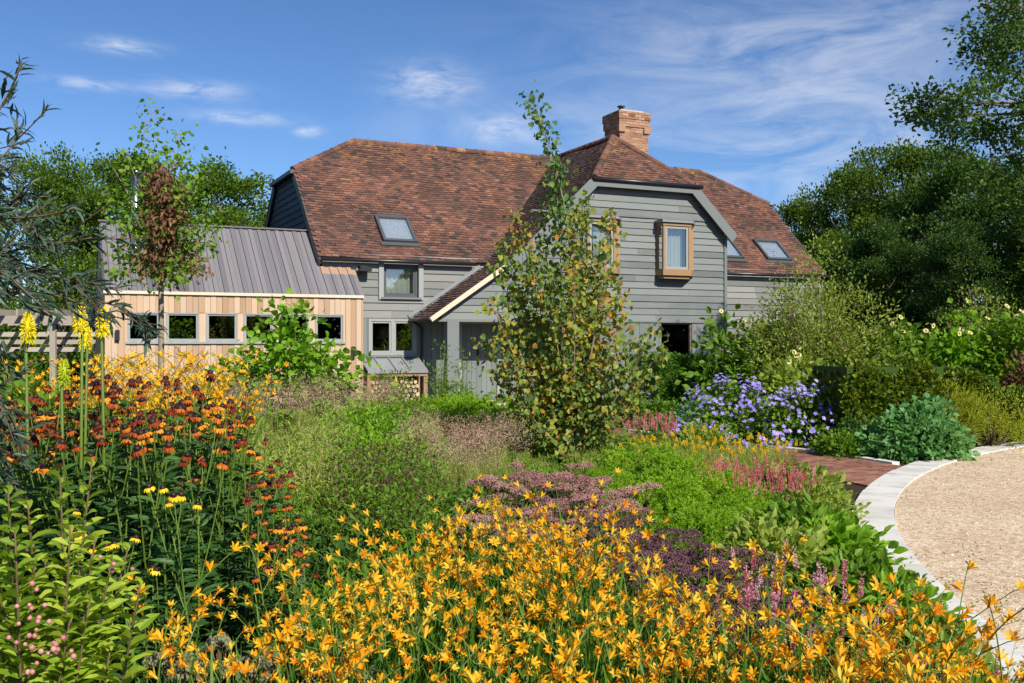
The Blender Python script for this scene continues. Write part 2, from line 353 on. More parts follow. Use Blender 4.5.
# ------------------------------------------------------------------ house (local axes: a along the front, b into depth, z up)
TH = radians(25.3); HP = np.array([-.69, 25.3, 0.0])
U = np.array([cos(TH), sin(TH), 0]); Vv = np.array([-sin(TH), cos(TH), 0])
def L2W(a, b, z=0.0): return HP+U*a+Vv*b+np.array([0, 0, z])
house = empty('barn_house', HP, TH, 'barn style house with grey weatherboards, half-hipped red clay tile roof and brick chimney', 'house')
SL, EZ, EB, RB, RZ = .93, 3.53, -.12, 3.9, 7.1          # main slope, eave height, ridge depth and height
AL, AR = -4.2, 11.1                                    # ends of the long barn
GA, GB = 3.9, -1.2                                     # gable ridge position, gable front plane

def intervals(lo, hi, cuts):
    out = [(lo, hi)]
    for c0, c1 in cuts:
        nx = []
        for a, b in out:
            if c1 <= a or c0 >= b: nx.append((a, b)); continue
            if c0 > a: nx.append((a, c0))
            if c1 < b: nx.append((c1, b))
        out = nx
    return [(a, b) for a, b in out if b-a > .01]
def weatherboards(mb, xr, z0, z1, step, b, holes=(), out=.034, tf=None):
    """lapped horizontal boards on the plane depth=b facing -b; tf maps (a, depth, z) to final coordinates"""
    z = z0
    while z < z1-.01:
        zt = min(z+step, z1); cutz = sorted({z, zt, *[h for H in holes for h in H[2:] if z < h < zt]})
        jit = rng.uniform(-.004, .004)
        for zb, ze in zip(cutz[:-1], cutz[1:]):
            zm = (zb+ze)/2; lo, hi = xr(zm)
            for a0, a1 in intervals(lo, hi, [(H[0], H[1]) for H in holes if H[2] < zm < H[3]]):
                segs = [a0]; p = a0+rng.uniform(1.2, 4)
                while p < a1-.5: segs.append(p); p += rng.uniform(2.2, 4.2)
                segs.append(a1)
                for s0, s1 in zip(segs[:-1], segs[1:]):
                    def ed(x, zz, left):
                        l2, h2 = xr(zz)
                        return (l2 if left else h2) if abs(x-(lo if left else hi)) < 1e-6 else x
                    ob = lambda zz: out-(out-.008)*(zz-z)/step+jit
                    e = .0015
                    q = []
                    for zz in (zb, ze):
                        x0 = ed(s0, zz, True)+e; x1 = ed(s1, zz, False)-e
                        q += [(x0, b-ob(zz), zz), (x1, b-ob(zz), zz), (x0, b+.02, zz), (x1, b+.02, zz)]
                    V = np.array(q)
                    if tf: V = np.array([tf(*p_) for p_ in V])
                    mb.add(V, np.array([(0, 1, 5, 4), (0, 2, 3, 1), (4, 5, 7, 6), (0, 4, 6, 2), (1, 3, 7, 5), (2, 6, 7, 3)]), rng.uniform(.1, .9))
        z = zt
def vboards(mb, a0, a1, zb, zt, b, holes=(), wd=.14, th=.02, gap=.006, alt=.006, rfun=None):
    a = a0; k = 0
    while a < a1-.01:
        e = min(a+wd, a1); cuta = sorted({a, e, *[h for H in holes for h in H[:2] if a < h < e]}); r = rng.uniform(.05, .95)
        for x0, x1 in zip(cuta[:-1], cuta[1:]):
            xm = (x0+x1)/2
            for z0, z1 in intervals(zb, zt(xm) if callable(zt) else zt, [(H[2], H[3]) for H in holes if H[0] < xm < H[1]]):
                g0 = gap/2 if x0 == a else 0; g1 = gap/2 if x1 == e else 0
                o = alt*(k % 2)
                mb.box(x0+g0, x1-g1, b-th-o, b, z0, z1, r)
        # backing strip in the joint
        for z0, z1 in intervals(zb, zt(e) if callable(zt) else zt, [(H[2], H[3]) for H in holes if H[0] < e < H[1]]):
            mb.box(e-.012, e+.012, b-.004, b+.012, z0, z1, .0)
        a = e; k += 1
def tiles(mb, O, eu, es, inside, ulim, slim, r0=.5, tw=.168, gauge=.102):
    """overlapping plain tiles over a roof plane; every tile is a tilted slab"""
    O, eu, es = (np.array(x, float) for x in (O, eu, es)); n = np.cross(eu, es); n /= np.linalg.norm(n)
    if n[2] < 0: n = -n
    row = np.arange(int(math.ceil((slim[1]-slim[0])/gauge))); colm = np.arange(int(math.ceil((ulim[1]-ulim[0])/tw))+1)
    R, C = np.meshgrid(row, colm, indexing='ij')
    uu = ulim[0]+C*tw+(R % 2)*tw/2+rng.uniform(-.004, .004, R.shape); ss = slim[0]+R*gauge+rng.uniform(-.006, .006, R.shape)
    ok = np.array([inside(a+tw/2, s+gauge/2) for a, s in zip(uu.ravel(), ss.ravel())])
    uu = uu.ravel()[ok]; ss = ss.ravel()[ok]; k = len(uu)
    wob = .014*np.sin(uu*1.3+ss*1.9)+.010*np.sin(uu*2.9-ss*2.3+1.0); O_ = O; g = .003; lb = wob+.026+rng.uniform(-.004, .005, k); lt = wob+.006; Ln = gauge*1.35
    tilt = rng.uniform(-.004, .004, k)
    c = []
    for du, ds, hh in ((g, 0, lb+tilt), (tw-g, 0, lb-tilt), (tw-g, Ln, lt), (g, Ln, lt), (g, 0, lb+tilt-.013), (tw-g, 0, lb-tilt-.013), (tw-g, Ln, lt-.006), (g, Ln, lt-.006)):
        c.append(O+eu*(uu+du)[:, None]+es*(ss+ds)[:, None]+n*np.asarray(hh)[:, None])
    V = np.stack(c, 1).reshape(-1, 3); off = (np.arange(k)*8)[:, None, None]
    F = (np.array([(0, 1, 2, 3), (4, 5, 1, 0), (4, 0, 3, 7), (5, 6, 2, 1)])[None]+off).reshape(-1, 4)
    rr = np.clip(rng.normal(r0, .2, k), 0, 1); rr = np.where(rng.random(k) < .10, rng.uniform(.0, .2, k), rr)
    mb.add(V, F, np.repeat(rr, 8))
def ridge_tiles(mb, p, q, rad=.085, ln=.3, r0=.5):
    p = np.array(p, float); q = np.array(q, float); d = q-p; Lt = np.linalg.norm(d); d /= Lt
    side = np.cross(d, (0, 0, 1)); side /= np.linalg.norm(side); up = np.cross(side, d)
    k = max(1, int(Lt/ln)); st = Lt/k
    for i in range(k):
        a = p+d*(i*st); b = p+d*((i+1)*st+.02); jz = rng.uniform(-.006, .006)
        ang = np.linspace(-.15*pi, 1.15*pi, 8)
        V = [e+side*cos(t)*rr+up*(sin(t)*rr-.02+jz) for e, rr in ((a, rad+.012), (b, rad)) for t in ang]
        mb.add(V, [np.array([(j, j+1, j+9, j+8) for j in range(7)]), np.array([list(range(8))])], np.clip(rng.normal(r0, .2), 0, 1))

SN = math.sqrt(1+SL*SL)
HC = 2.53                                       # depth of half-hip corner
def mz(b): return EZ+SL*(b-EB)                  # main front slope height
RB = EB+(RZ-EZ)/SL
gz_ = lambda a: RZ-SL*abs(a-GA)                 # gable roof height
ov = .12                                        # verge overhang
# --- main roof, tile surfaces
mb = MB(); bed = MB()
hipL, hipR = AL-ov, AR+ov
apL, apR = AL+1.85, AR-1.85
HZ = mz(HC)
def in_main(a, s):
    b = EB+s/SN; z = mz(b)
    if b > RB: return False
    if b < HC: lo, hi = hipL, hipR
    else:
        f = (b-HC)/(RB-HC); lo = hipL+(apL-hipL)*f; hi = hipR+(apR-hipR)*f
    if not lo+.02 < a < hi-.02: return False
    return not (z < gz_(a)-.03 and GA-4.0 < a < GA+4.0)
O = (0, EB, EZ); es = np.array([0, 1, SL])/SN
tiles(mb, O, (1, 0, 0), es, in_main, (hipL, hipR), (0, (RB-EB)*SN), .5)
bed.add([(hipL, EB, EZ), (hipR, EB, EZ), (hipR, HC, HZ), (apR, RB, RZ), (apL, RB, RZ), (hipL, HC, HZ)], np.array([(0, 1, 2, 3, 4, 5)]))
bb = 2*RB
bed.add([(hipL, bb-EB, EZ), (hipR, bb-EB, EZ), (hipR, bb-HC, HZ), (apR, RB, RZ), (apL, RB, RZ), (hipL, bb-HC, HZ)], np.array([(5, 4, 3, 2, 1, 0)]))
tiles(mb, (0, bb-EB, EZ), (1, 0, 0), np.array([0, -1, SL])/SN, lambda a, s: in_main(a, s) or (hipL < a < hipR and s < (HC-EB)*SN) or (apL < a < apR and s < (RB-EB)*SN), (hipL, hipR), (0, (RB-EB)*SN), .5)
for hx, ax, sg in ((hipL, apL, 1), (hipR, apR, -1)):
    bed.add([(hx, HC, HZ), (hx, bb-HC, HZ), (ax, RB, RZ)], np.array([(0, 1, 2)]))
    run = abs(ax-hx); hl = math.hypot(run, RZ-HZ); e2 = np.array([sg*run, 0, RZ-HZ])/hl
    tiles(mb, (hx, RB, HZ), (0, 1, 0), e2, lambda u_, s: abs(u_) < (RB-HC)*(1-s/hl), (-(RB-HC), RB-HC), (0, hl), .4)
# --- gable roof
HB = -1.42; HGZ = 5.68; hw = (RZ-HGZ)/SL                    # hip eave line: depth, height, half width
APB = .2
eaveL, eaveR = -.06, GA+(RZ-4.48)/SL
def in_gl(u_, s):          # left slope: u_=depth, s up the slope from a=eaveL
    a = eaveL+s/SN; z = gz_(a)
    if a > GA or u_ < HB: return False
    if z > HGZ and u_ < HB+(APB-HB)*(z-HGZ)/(RZ-HGZ): return False
    return z > mz(u_)-.03 if u_ > EB else True
sl_len = (GA-eaveL)*SN
tiles(mb, (eaveL, 0, gz_(eaveL)), (0, 1, 0), np.array([1, 0, SL])/SN, in_gl, (HB, RB), (0, sl_len), .12)  # tiles set darker: this slope's shade is put into their tone
def in_gr(u_, s):
    a = eaveR-s/SN; z = gz_(a)
    if a < GA or u_ < HB: return False
    if z > HGZ and u_ < HB+(APB-HB)*(z-HGZ)/(RZ-HGZ): return False
    return z > mz(u_)-.03 if u_ > EB else True
tiles(mb, (eaveR, 0, gz_(eaveR)), (0, 1, 0), np.array([-1, 0, SL])/SN, in_gr, (HB, RB), (0, sl_len), .5)
for ea, sg in ((eaveL, 1), (eaveR, -1)):
    z0 = gz_(ea); ha = GA-sg*hw
    vb = EB+(z0-EZ)/SL
    bed.add([(ea, HB, z0), (ha, HB, HGZ), (GA, APB, RZ), (GA, RB, RZ), (ea, vb, z0)], np.array([(0, 1, 2, 3, 4)]))
hl = math.hypot(APB-HB, RZ-HGZ); e2 = np.array([0, APB-HB, RZ-HGZ])/hl
tiles(mb, (GA, HB-.03, HGZ-.03), (1, 0, 0), e2, lambda u_, s: abs(u_) < hw*(1-s/hl)+.02, (-hw, hw), (0, hl), .55)
bed.add([(GA-hw, HB, HGZ), (GA+hw, HB, HGZ), (GA, APB, RZ)], np.array([(0, 1, 2)]))
# porch roof (a low lean-to running down from the gable's left)
PO, PT = (-1.98, 2.09), (-.06, 3.40)
psl = (PT[1]-PO[1])/(PT[0]-PO[0]); psn = math.sqrt(1+psl*psl)
tiles(mb, (PO[0], 0, PO[1]), (0, 1, 0), np.array([1, 0, psl])/psn, lambda u_, s: -1.42 < u_ < -.02 and s < (PT[0]-PO[0])*psn, (-1.42, 0), (0, (PT[0]-PO[0])*psn), .25)
bed.prism([(PO[0], -1.40, PO[1]-.02), (PT[0], -1.40, PT[1]-.02), (PT[0], -.01, PT[1]-.02), (PO[0], -.01, PO[1]-.02)], (0, 0, -.05))
roof = mb.build('roof', M['tile'], house); bed.build('roof_deck', M['tile_bed'], roof)
mb = MB()
ridge_tiles(mb, (apL, RB, RZ+.02), (apR, RB, RZ+.02)); ridge_tiles(mb, (GA, APB, RZ+.02), (GA, RB, RZ+.02), r0=.3)
ridge_tiles(mb, (GA-hw, HB, HGZ+.02), (GA, APB, RZ+.03)); ridge_tiles(mb, (GA+hw, HB, HGZ+.02), (GA, APB, RZ+.03))
ridge_tiles(mb, (hipL, HC, HZ+.02), (apL, RB, RZ+.03)); ridge_tiles(mb, (hipR, HC, HZ+.02), (apR, RB, RZ+.03))
mb.build('ridge_tile', M['tile'], roof)

# --- walls
LW = (-3.07, -1.85, 1.22, 2.10); UW = (-2.70, -1.80, 2.63, 3.42)
GW = (4.50, 5.50, .35, 2.06)
mb = MB()
weatherboards(mb, lambda z: (AL, 0.5), 2.12, EZ+.12, .185, 0, [UW])
mb.build('weatherboard_wall', M['board_silver'], house); mb = MB()
weatherboards(mb, lambda z: (6.5, AR), 0, EZ+.12, .175, 0)
mb.build('weatherboard_wall', M['board_silver'], house)
mb = MB()
def gx_r(z):
    if z > HGZ-.05: return GA-hw+.1, GA+hw-.1
    l = GA-(RZ-z)/SL+.10; r = GA+(RZ-z)/SL-.10
    if z < 3.45: l = PO[0]+(z-PO[1])/psl+.12 if z > PO[1]+.03 else PO[0]+.3
    return max(l, -1.75), min(r, 6.56)
weatherboards(mb, gx_r, 2.08, 4.76, .172, GB)
mb.build('gable_wall', M['board_grey'], house); mb = MB()
weatherboards(mb, gx_r, 4.80, HGZ-.02, .172, GB-.03)
mb.build('gable_wall', M['board_grey'], house)
mb = MB(); vboards(mb, 1.6, 6.56, 0, 2.07, GB, [GW], .15)
G_ = ('ground_floor_wall', M['board_vert'], house); mb.build(*G_); mb = MB()
vboards(mb, -3.4, -.74, 0, 2.12, .0, [LW], .15); mb.build(*G_); mb = MB(); vboards(mb, .44, 1.6, 0, 2.12, .0, [], .15)
mb.box(1.56, 1.60, GB, 0, 0, 2.07, .5); mb.build(*G_); mb = MB(); mb.box(6.52, 6.56, GB+.02, 0, 0, 4.4, .5); mb.build(*G_); mb = MB()
mb.box(-1.75, 1.6, GB+.03, -.03, 2.085, 2.115, .4)                    # porch ceiling
mb.build('porch_ceiling', M['board_vert'], house)
# left gable end, boards facing -a; its blue shade is in their colour
mb = MB()
def endx(z):
    lo = EB+(z-EZ)/SL+.05 if z > EZ else 0.02
    hi = bb-lo; return lo, hi
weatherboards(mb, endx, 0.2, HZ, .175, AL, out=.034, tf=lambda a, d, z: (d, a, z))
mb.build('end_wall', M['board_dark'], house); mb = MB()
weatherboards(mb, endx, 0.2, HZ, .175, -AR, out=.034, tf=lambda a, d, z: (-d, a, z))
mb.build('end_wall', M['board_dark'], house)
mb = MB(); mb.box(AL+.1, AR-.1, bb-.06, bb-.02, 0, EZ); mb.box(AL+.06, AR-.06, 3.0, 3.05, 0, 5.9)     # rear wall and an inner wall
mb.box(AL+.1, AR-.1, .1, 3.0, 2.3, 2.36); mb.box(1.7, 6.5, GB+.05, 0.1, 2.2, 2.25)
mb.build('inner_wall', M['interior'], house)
# trim: bargeboards, gutters, corner boards
mb = MB()
def NX(name, mat='board_vert'):
    global mb
    mb.build(name, M[mat], house); mb = MB()
def barge(p, q, wd=.26, off=0):
    mb.bar(p, q, .045, wd, (0, 0, 1), .6)
barge((eaveL+.02, HB-.02, gz_(eaveL)-.16), (GA-hw-.02, HB-.02, HGZ-.14)); NX('bargeboard'); barge((GA+hw+.02, HB-.02, HGZ-.14), (eaveR, HB-.02, gz_(eaveR)-.16)); NX('bargeboard')
mb.bar((GA-hw-.1, HB-.02, HGZ-.15), (GA+hw+.1, HB-.02, HGZ-.15), .04, .14); NX('fascia')
mb.box(6.53, 6.62, GB-.06, GB+.04, 0, 4.42, .5); NX('corner_board'); mb.box(AR-.05, AR+.03, -.06, .04, 0, EZ, .5); NX('corner_board')
mb.box(GA-4.2+1.0, 6.57, GB-.06, GB-.0, 4.765, 4.80, .5); NX('drip_board')
mb.box(1.6, 6.53, GB-.055, GB-.03, 2.045, 2.09, .5)
mb.build('drip_board', M['board_vert'], house)
mb = MB()
for v0, v1, w_, h_ in (((hipL+.03, EB, EZ-.13), (hipL+.03, HC, HZ-.13), .04, .2), ((hipL+.03, bb-EB, EZ-.13), (hipL+.03, bb-HC, HZ-.13), .04, .2),
                       ((hipL-.03, HC-.1, HZ-.06), (hipL-.03, bb-HC+.1, HZ-.06), .1, .1), ((hipR-.03, EB, EZ-.13), (hipR-.03, HC, HZ-.13), .04, .2),
                       ((hipR+.04, HC-.15, HZ-.06), (hipR+.04, bb-HC+.1, HZ-.06), .1, .1)):
    mb = MB(); mb.bar(v0, v1, w_, h_); mb.build('verge_board', M['frame_dark'], house)
for pts, rad in (([(GA-hw-.05, HB-.06, HGZ-.04), (GA+hw+.22, HB-.06, HGZ-.04)], .055), ([(hipL+.05, EB-.06, EZ-.04), (-.35, EB-.06, EZ-.04)], .05),
                 ([(6.7, EB-.06, EZ-.04), (hipR, EB-.06, EZ-.04)], .05), ([(PO[0]-.05, -1.45, PO[1]-.03), (PO[0]-.05, -.03, PO[1]-.03)], .045)):
    mb = MB(); mb.tube(pts, rad, 8); mb.build('gutter', M['black'], house, True)
mb = MB(); mb.tube([(PO[0]+.02, -.09, PO[1]-.05), (PO[0]+.25, -.09, PO[1]-.2), (PO[0]+.27, -.09, .1)], .032, 8); mb.build('downpipe', M['black'], house, True)
mb = MB(); mb.bar((PO[0]-.02, -1.44, PO[1]-.03), (PT[0], -1.44, PT[1]-.03), .03, .11, r=.5); mb.build('verge_trim', M['larch_pale'], house)
mb = MB(); mb.bar((eaveR+.02, HB-.0, gz_(eaveR)-.02), (GA+hw, HB, HGZ-.0), .05, .06, r=.7); mb.build('verge_trim', M['larch_pale'], house)
mb = MB(); mb.bar((PO[0]-.08, -.055, PO[1]+.07), (PT[0]-.1, -.055, PT[1]+.05), .02, .09)
mb.build('flashing', M['lead'], house)
mb = MB(); mb.box(-1.52, -1.22, GB-.06, GB+.16, 0, 2.08, .8); mb.build('porch_post', M['board_vert'], house); mb = MB(); mb.box(-1.9, 1.6, GB-.045, GB+.05, 2.02, 2.085, .7)
mb.build('porch_beam', M['board_vert'], house)
mb = MB(); mb.box(-2.0, 1.5, -1.5, -.06, 0, .07, .5); mb.build('doorstep', M['kerb'], house)
# door
mb = MB(); vboards(mb, -.64, .34, .08, 2.0, .05, [], .14, .03, .006, 0); d = mb.build('door', M['board_vert'], house)
mb = MB(); mb.box(-.74, -.64, -.02, .08, 0, 2.12); mb.box(.34, .44, -.02, .08, 0, 2.12); mb.box(-.64, .34, -.02, .08, 2.0, 2.12); mb.build('door_frame', M['frame_grey'], d)
mb = MB(); mb.box(-.20, -.17, -.04, .0, 1.0, 1.3); mb.box(-.21, -.16, -.015, .02, .96, 1.34); mb.build('handle', M['black'], d)

def window(par, a0, a1, z0, z1, b, mat, lights=1, fw=.06, dep=.1, sash=None, sill=True, recess=.05, post=.08, sw=.045):
    mb = MB(); y0, y1 = b+recess-.02, b+recess+dep
    mb.box(a0, a0+fw, y0, y1, z0, z1); mb.box(a1-fw, a1, y0, y1, z0, z1)
    mb.box(a0+fw, a1-fw, y0, y1, z1-fw, z1); mb.box(a0+fw, a1-fw, y0, y1, z0, z0+fw)
    wl = (a1-a0-2*fw-(lights-1)*post)/lights; pn = MB(); sm = MB()
    for i in range(lights):
        x0 = a0+fw+i*(wl+post); x1 = x0+wl
        if i: mb.box(x0-post, x0, y0, y1, z0+fw, z1-fw)
        s = sw
        sm.box(x0+.002, x0+s, y0+.02, y0+.07, z0+fw+.002, z1-fw-.002); sm.box(x1-s, x1-.002, y0+.02, y0+.07, z0+fw+.002, z1-fw-.002)
        sm.box(x0+s, x1-s, y0+.02, y0+.07, z1-fw-s, z1-fw-.002); sm.box(x0+s, x1-s, y0+.02, y0+.07, z0+fw+.002, z0+fw+s)
        pn.add([(x0+s, y0+.045, z0+fw+s), (x1-s, y0+.045, z0+fw+s), (x1-s, y0+.045, z1-fw-s), (x0+s, y0+.045, z1-fw-s)], np.array([(0, 1, 2, 3)]))
    w_ = mb.build('window', mat, par); sm.build('sash', sash or mat, w_); pn.build('pane', M['glass'], w_)
    if sill:
        m2 = MB(); m2.box(a0-.06, a1+.06, b-.10, b+recess+.03, z0-.05, z0-.003); m2.build('sill', M['board_vert'], w_)
    return w_
wlow = window(house, *LW, 0, M['frame_grey'], 2, recess=-.02)
wup = window(house, UW[0], UW[1], UW[2], UW[3], 0, M['frame_dark'], 1, .06, sill=True)
mb = MB()
for x0, x1 in ((UW[0]-.12, UW[0]), (UW[1], UW[1]+.12)): mb = MB(); mb.box(x0, x1, -.07, .02, UW[2]-.06, UW[3]+.1); mb.build('architrave', M['frame_grey'], wup)
def curtain(a0, a1, z0, z1, b, par):
    mb = MB(); k = 30; xs = np.linspace(a0, a1, k); ys = b+.03*np.sin(np.linspace(0, 11*pi, k))+.01*rng.normal(size=k)
    V = [(x, y, z) for z in (z0, z1) for x, y in zip(xs, ys)]
    mb.add(V, np.array([(i, i+1, i+1+k, i+k) for i in range(k-1)])); mb.build('curtain', M['curtain'], par, True)
curtain(UW[0]+.05, UW[1]-.05, UW[2]+.02, UW[3], .25, wup)
mb = MB(); mb.tube([(-2.45, .7, 1.62), (-2.45, .7, 1.92)], [.17, .13], 16); mb.tube([(-2.45, .7, .9), (-2.45, .7, 1.62)], .025, 8)
mb.build('lamp', M['lampshade'], wlow, True)
wg = window(house, *GW, GB, M['oak'], 1, .04, recess=.03, sill=False, sw=.02, sash=M['frame_dark'])
# oriel windows in oak
def oriel(a0, a1, z0, z1):
    p = [(a0, GB), (a0, GB-.36), (a1-.28, GB-.36), (a1, GB-.04), (a1, GB)]
    mb = MB()
    def ring(zb, zt, grow, m):
        q = [(a0-grow, GB+.0), (a0-grow, GB-.36-grow), (a1-.28+grow*.5, GB-.36-grow), (a1+grow, GB-.04-grow*.4), (a1+grow, GB)]
        m.prism([(x, y, zb) for x, y in q], (0, 0, zt-zb), .5)
    ring(z0-.16, z0, .02, mb); ring(z0-.24, z0-.163, -.05, mb); ring(z1-.02, z1+.06, .015, mb)
    for x, y, w_ in ((a0+.035, GB-.325, .07), (a1-.31, GB-.322, .085), (a1-.04, GB-.05, .07), (a0+.035, GB-.03, .07)):
        mb.box(x-w_/2, x+w_/2, y-.035, y+.035, z0, z1-.02, .6)
    o = mb.build('oriel_window', M['oak'], house)
    m2 = MB(); ring(z1+.063, z1+.125, .07, m2); m2.build('oriel_roof', M['lead'], o)
    m3 = MB(); x0, x1 = a0+.075, a1-.36; y = GB-.335
    for q in ((x0, x0+.06, z0, z1-.02), (x1-.06, x1, z0, z1-.02), (x0+.06, x1-.06, z0, z0+.07), (x0+.06, x1-.06, z1-.09, z1-.02)): m3.box(q[0], q[1], y-.01, y+.04, q[2], q[3])
    m3.build('sash', M['frame_grey'], o)
    m4 = MB()
    m4.add([(x0+.06, y+.015, z0+.07), (x1-.06, y+.015, z0+.07), (x1-.06, y+.015, z1-.09), (x0+.06, y+.015, z1-.09)], np.array([(0, 1, 2, 3)]))
    m4.add([(a1-.26, GB-.31, z0), (a1-.07, GB-.08, z0), (a1-.07, GB-.08, z1-.02), (a1-.26, GB-.31, z1-.02)], np.array([(0, 1, 2, 3)]))
    m4.add([(a0+.03, GB-.29, z0), (a0+.03, GB-.065, z0), (a0+.03, GB-.065, z1-.02), (a0+.03, GB-.29, z1-.02)], np.array([(0, 1, 2, 3)]))
    m4.build('pane', M['glass'], o)
    m5 = MB(); m5.box(a0+.02, a1-.02, GB-.05, GB-.042, z0, z1-.02); m5.build('dark_backing', M['interior'], o)  # near-black sheet behind the panes, standing in for the dark room
    m6 = MB(); k = 16; xs = np.linspace(a0+.3, a1-.4, k); ys = GB-.12+.02*np.sin(np.linspace(0, 7*pi, k)); V = [(x, yy, z) for z in (z0, z1-.05) for x, yy in zip(xs, ys)]
    m6.add(V, np.array([(i, i+1, i+1+k, i+k) for i in range(k-1)])); m6.build('curtain', M['curtain'], o)
    return o
oriel(4.36, 5.50, 3.43, 4.58); oriel(2.10, 3.22, 3.43, 4.58)
# rooflights on the tiled slope
def skylight(a0, a1, b0, b1):
    n = np.array([0, -SL, 1])/SN; f = lambda a, b, h: np.array([a, b, mz(b)])+n*h
    mb = MB(); pn = MB()
    def slab(x0, x1, y0, y1, h0, h1):
        V = [f(x, y, h) for h in (h0, h1) for y in (y0, y1) for x in (x0, x1)]
        mb.add(V, np.array([(0, 2, 3, 1), (4, 5, 7, 6), (0, 1, 5, 4), (2, 6, 7, 3), (0, 4, 6, 2), (1, 3, 7, 5)]))
    s = .07
    slab(a0, a0+s, b0, b1, 0, .11); slab(a1-s, a1, b0, b1, 0, .11); slab(a0+s, a1-s, b0, b0+s*.8, 0, .1); slab(a0+s, a1-s, b1-s, b1, 0, .125)
    slab(a0-.08, a1+.08, b0-.09, b0, 0, .045)
    pn.add([f(a0+s, b0+s*.8, .08), f(a1-s, b0+s*.8, .08), f(a1-s, b1-s, .08), f(a0+s, b1-s, .08)], np.array([(0, 1, 2, 3)]))
    pn.add([f(a0+s, b0+s*.8, .05), f(a1-s, b0+s*.8, .05), f(a1-s, b1-s, .05), f(a0+s, b1-s, .05)], np.array([(3, 2, 1, 0)]), m=1)
    o = mb.build('skylight', M['frame_dark'], house); pn.build('pane', [M['roof_glass'], M['curtain']], o)
skylight(-2.58, -1.70, .36, 1.12); skylight(9.28, 10.2, .32, 1.02); skylight(7.5, 8.42, .32, 1.02)
# brick chimney
mb = MB(); mo = MB()
c0, c1, d0, d1 = 4.62, 5.58, 1.02, 1.86
def course(z, grow, k):
    x0, x1, y0, y1 = c0-grow, c1+grow, d0-grow, d1+grow
    L, h, g, t = .215, .063, .010, .1
    for (ax, fixed, lo, hi) in (('x', y0, x0, x1), ('x', y1-t, x0, x1), ('y', x0, y0+t+g, y1-t-g), ('y', x1-t, y0+t+g, y1-t-g)):
        p = lo-(k % 2)*L/2
        while p < hi-.02:
            a, b = max(p, lo), min(p+L-g, hi)
            if b-a > .03:
                r = np.clip(rng.normal(.5, .25), 0, 1); j = rng.uniform(-.003, .003)
                if ax == 'x': mb.box(a, b, fixed+j, fixed+t+j, z, z+h, r)
                else: mb.box(fixed+j, fixed+t+j, a, b, z, z+h, r)
            p += L
z = 5.4; k = 0; top = 8.12
while z < top-.03:
    left = round((top-z)/.073)
    grow = .0
    if left <= 3: grow = .05
    elif left <= 6: grow = .03
    elif left <= 9 and left > 6: grow = .0
    course(z, grow, k); z += .073; k += 1
mo.box(c0+.008, c1-.008, d0+.008, d1-.008, 5.4, top-.02)
mo.box(c0-.02, c1+.02, d0-.02, d1+.02, top-.45, top-.01); mo.box(c0+.1, c1-.1, d0+.1, d1-.1, top-.005, top+.05)
ch = mb.build('chimney', M['brick'], roof); mo.build('mortar', M['mortar'], ch); 
for x0, x1 in ((c0-.055, c0+.17), (c1-.17, c1+.055)): mo2 = MB(); mo2.box(x0, x1, d0-.055, d0+.1, top-.62, top-.45, .6); mo2.build('corbel', M['brick'], ch)
mb = MB(); mb.tube([(c0+.2, d0+.25, top), (c0+.2, d0+.25, top+.14)], .07, 10); mb.tube([(c0+.2, d0+.25, top+.14), (c0+.2, d0+.25, top+.17)], [.12, .11], 12)
mb.build('cowl', M['black'], ch)
mb = MB(); mb.box(-3.32, -3.12, -.16, -.03, 3.28, 3.36); mb.box(-3.36, -3.08, -.34, -.12, 3.22, 3.32); mb.box(-3.52, -3.4, -.12, -.03, 3.2, 3.33); mb.build('floodlight', M['black'], house)

# ------------------------------------------------------------------ timber annex
annex = empty('garden_annex', L2W(-6.25, 0), TH, 'low larch clad annex with grey timber board roof and a strip of six windows', 'annex')
A0, A1, AB, AE, ARB, ARZ = -9.0+6.25, -3.46+6.25, -.85, 2.58, 1.05, 4.2
wins = [(127, 160), (166, 199), (206, 237.5), (243.6, 273), (279.7, 309), (315, 343.5)]
def a_of(px, b):
    k = (px-CX)/FPX; Xo, Yo = HP[0]+b*Vv[0], HP[1]+b*Vv[1]
    return (k*Yo-Xo)/(U[0]-k*U[1])+6.25
WN = [(a_of(p, AB), a_of(q, AB), 1.55, 2.17) for p, q in wins]
big = (WN[0][0], WN[-1][1], 1.55, 2.17)
mb = MB(); vboards(mb, A0, A1, 0, AE, AB, [big], .125, .02, .007, .008)
ha = [0.0]
mb.box(A1-.02, A1, AB+.01, -.03, 0, AE, .5)
y = AB
while y < ARB*2-AB:       # left end wall, boards on edge
    zt = AE+(min(y, 2*ARB-y)-AB)*(ARZ-AE)/(ARB-AB); mb.box(A0, A0+.02, y+.003, y+.122, 0, zt, rng.uniform(.1, .9)); y += .125
mb.box(A0+.1, A1-.1, ARB*2-AB-.04, ARB*2-AB, 0, AE)
aw = mb.build('larch_wall', M['larch'], annex)
mb = MB()
for (p, q) in zip(WN[:-1], WN[1:]): mb = MB(); mb.box(p[1]+.004, q[0]-.004, AB-.012, AB+.1, 1.55, 2.17, .7); mb.build('window_post', M['larch'], annex)
for wn in WN: window(annex, *wn, AB, M['frame_grey'], 1, .03, .08, sill=False, recess=-.005, sw=.03)
mb = MB(); mb.box(big[0]-.03, big[1]+.03, AB-.07, AB+.02, 1.50, 1.546); mb.build('sill', M['frame_grey'], annex)
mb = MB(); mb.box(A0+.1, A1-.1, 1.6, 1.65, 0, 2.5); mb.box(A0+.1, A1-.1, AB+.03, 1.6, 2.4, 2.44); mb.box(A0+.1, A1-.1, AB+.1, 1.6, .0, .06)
mb.box(-1.6, -1.5, .6, 1.2, 0, 2.4); mb.box(1.0, 1.15, .4, 1.4, 0, 2.4); mb.build('inner_wall', M['interior'], annex)
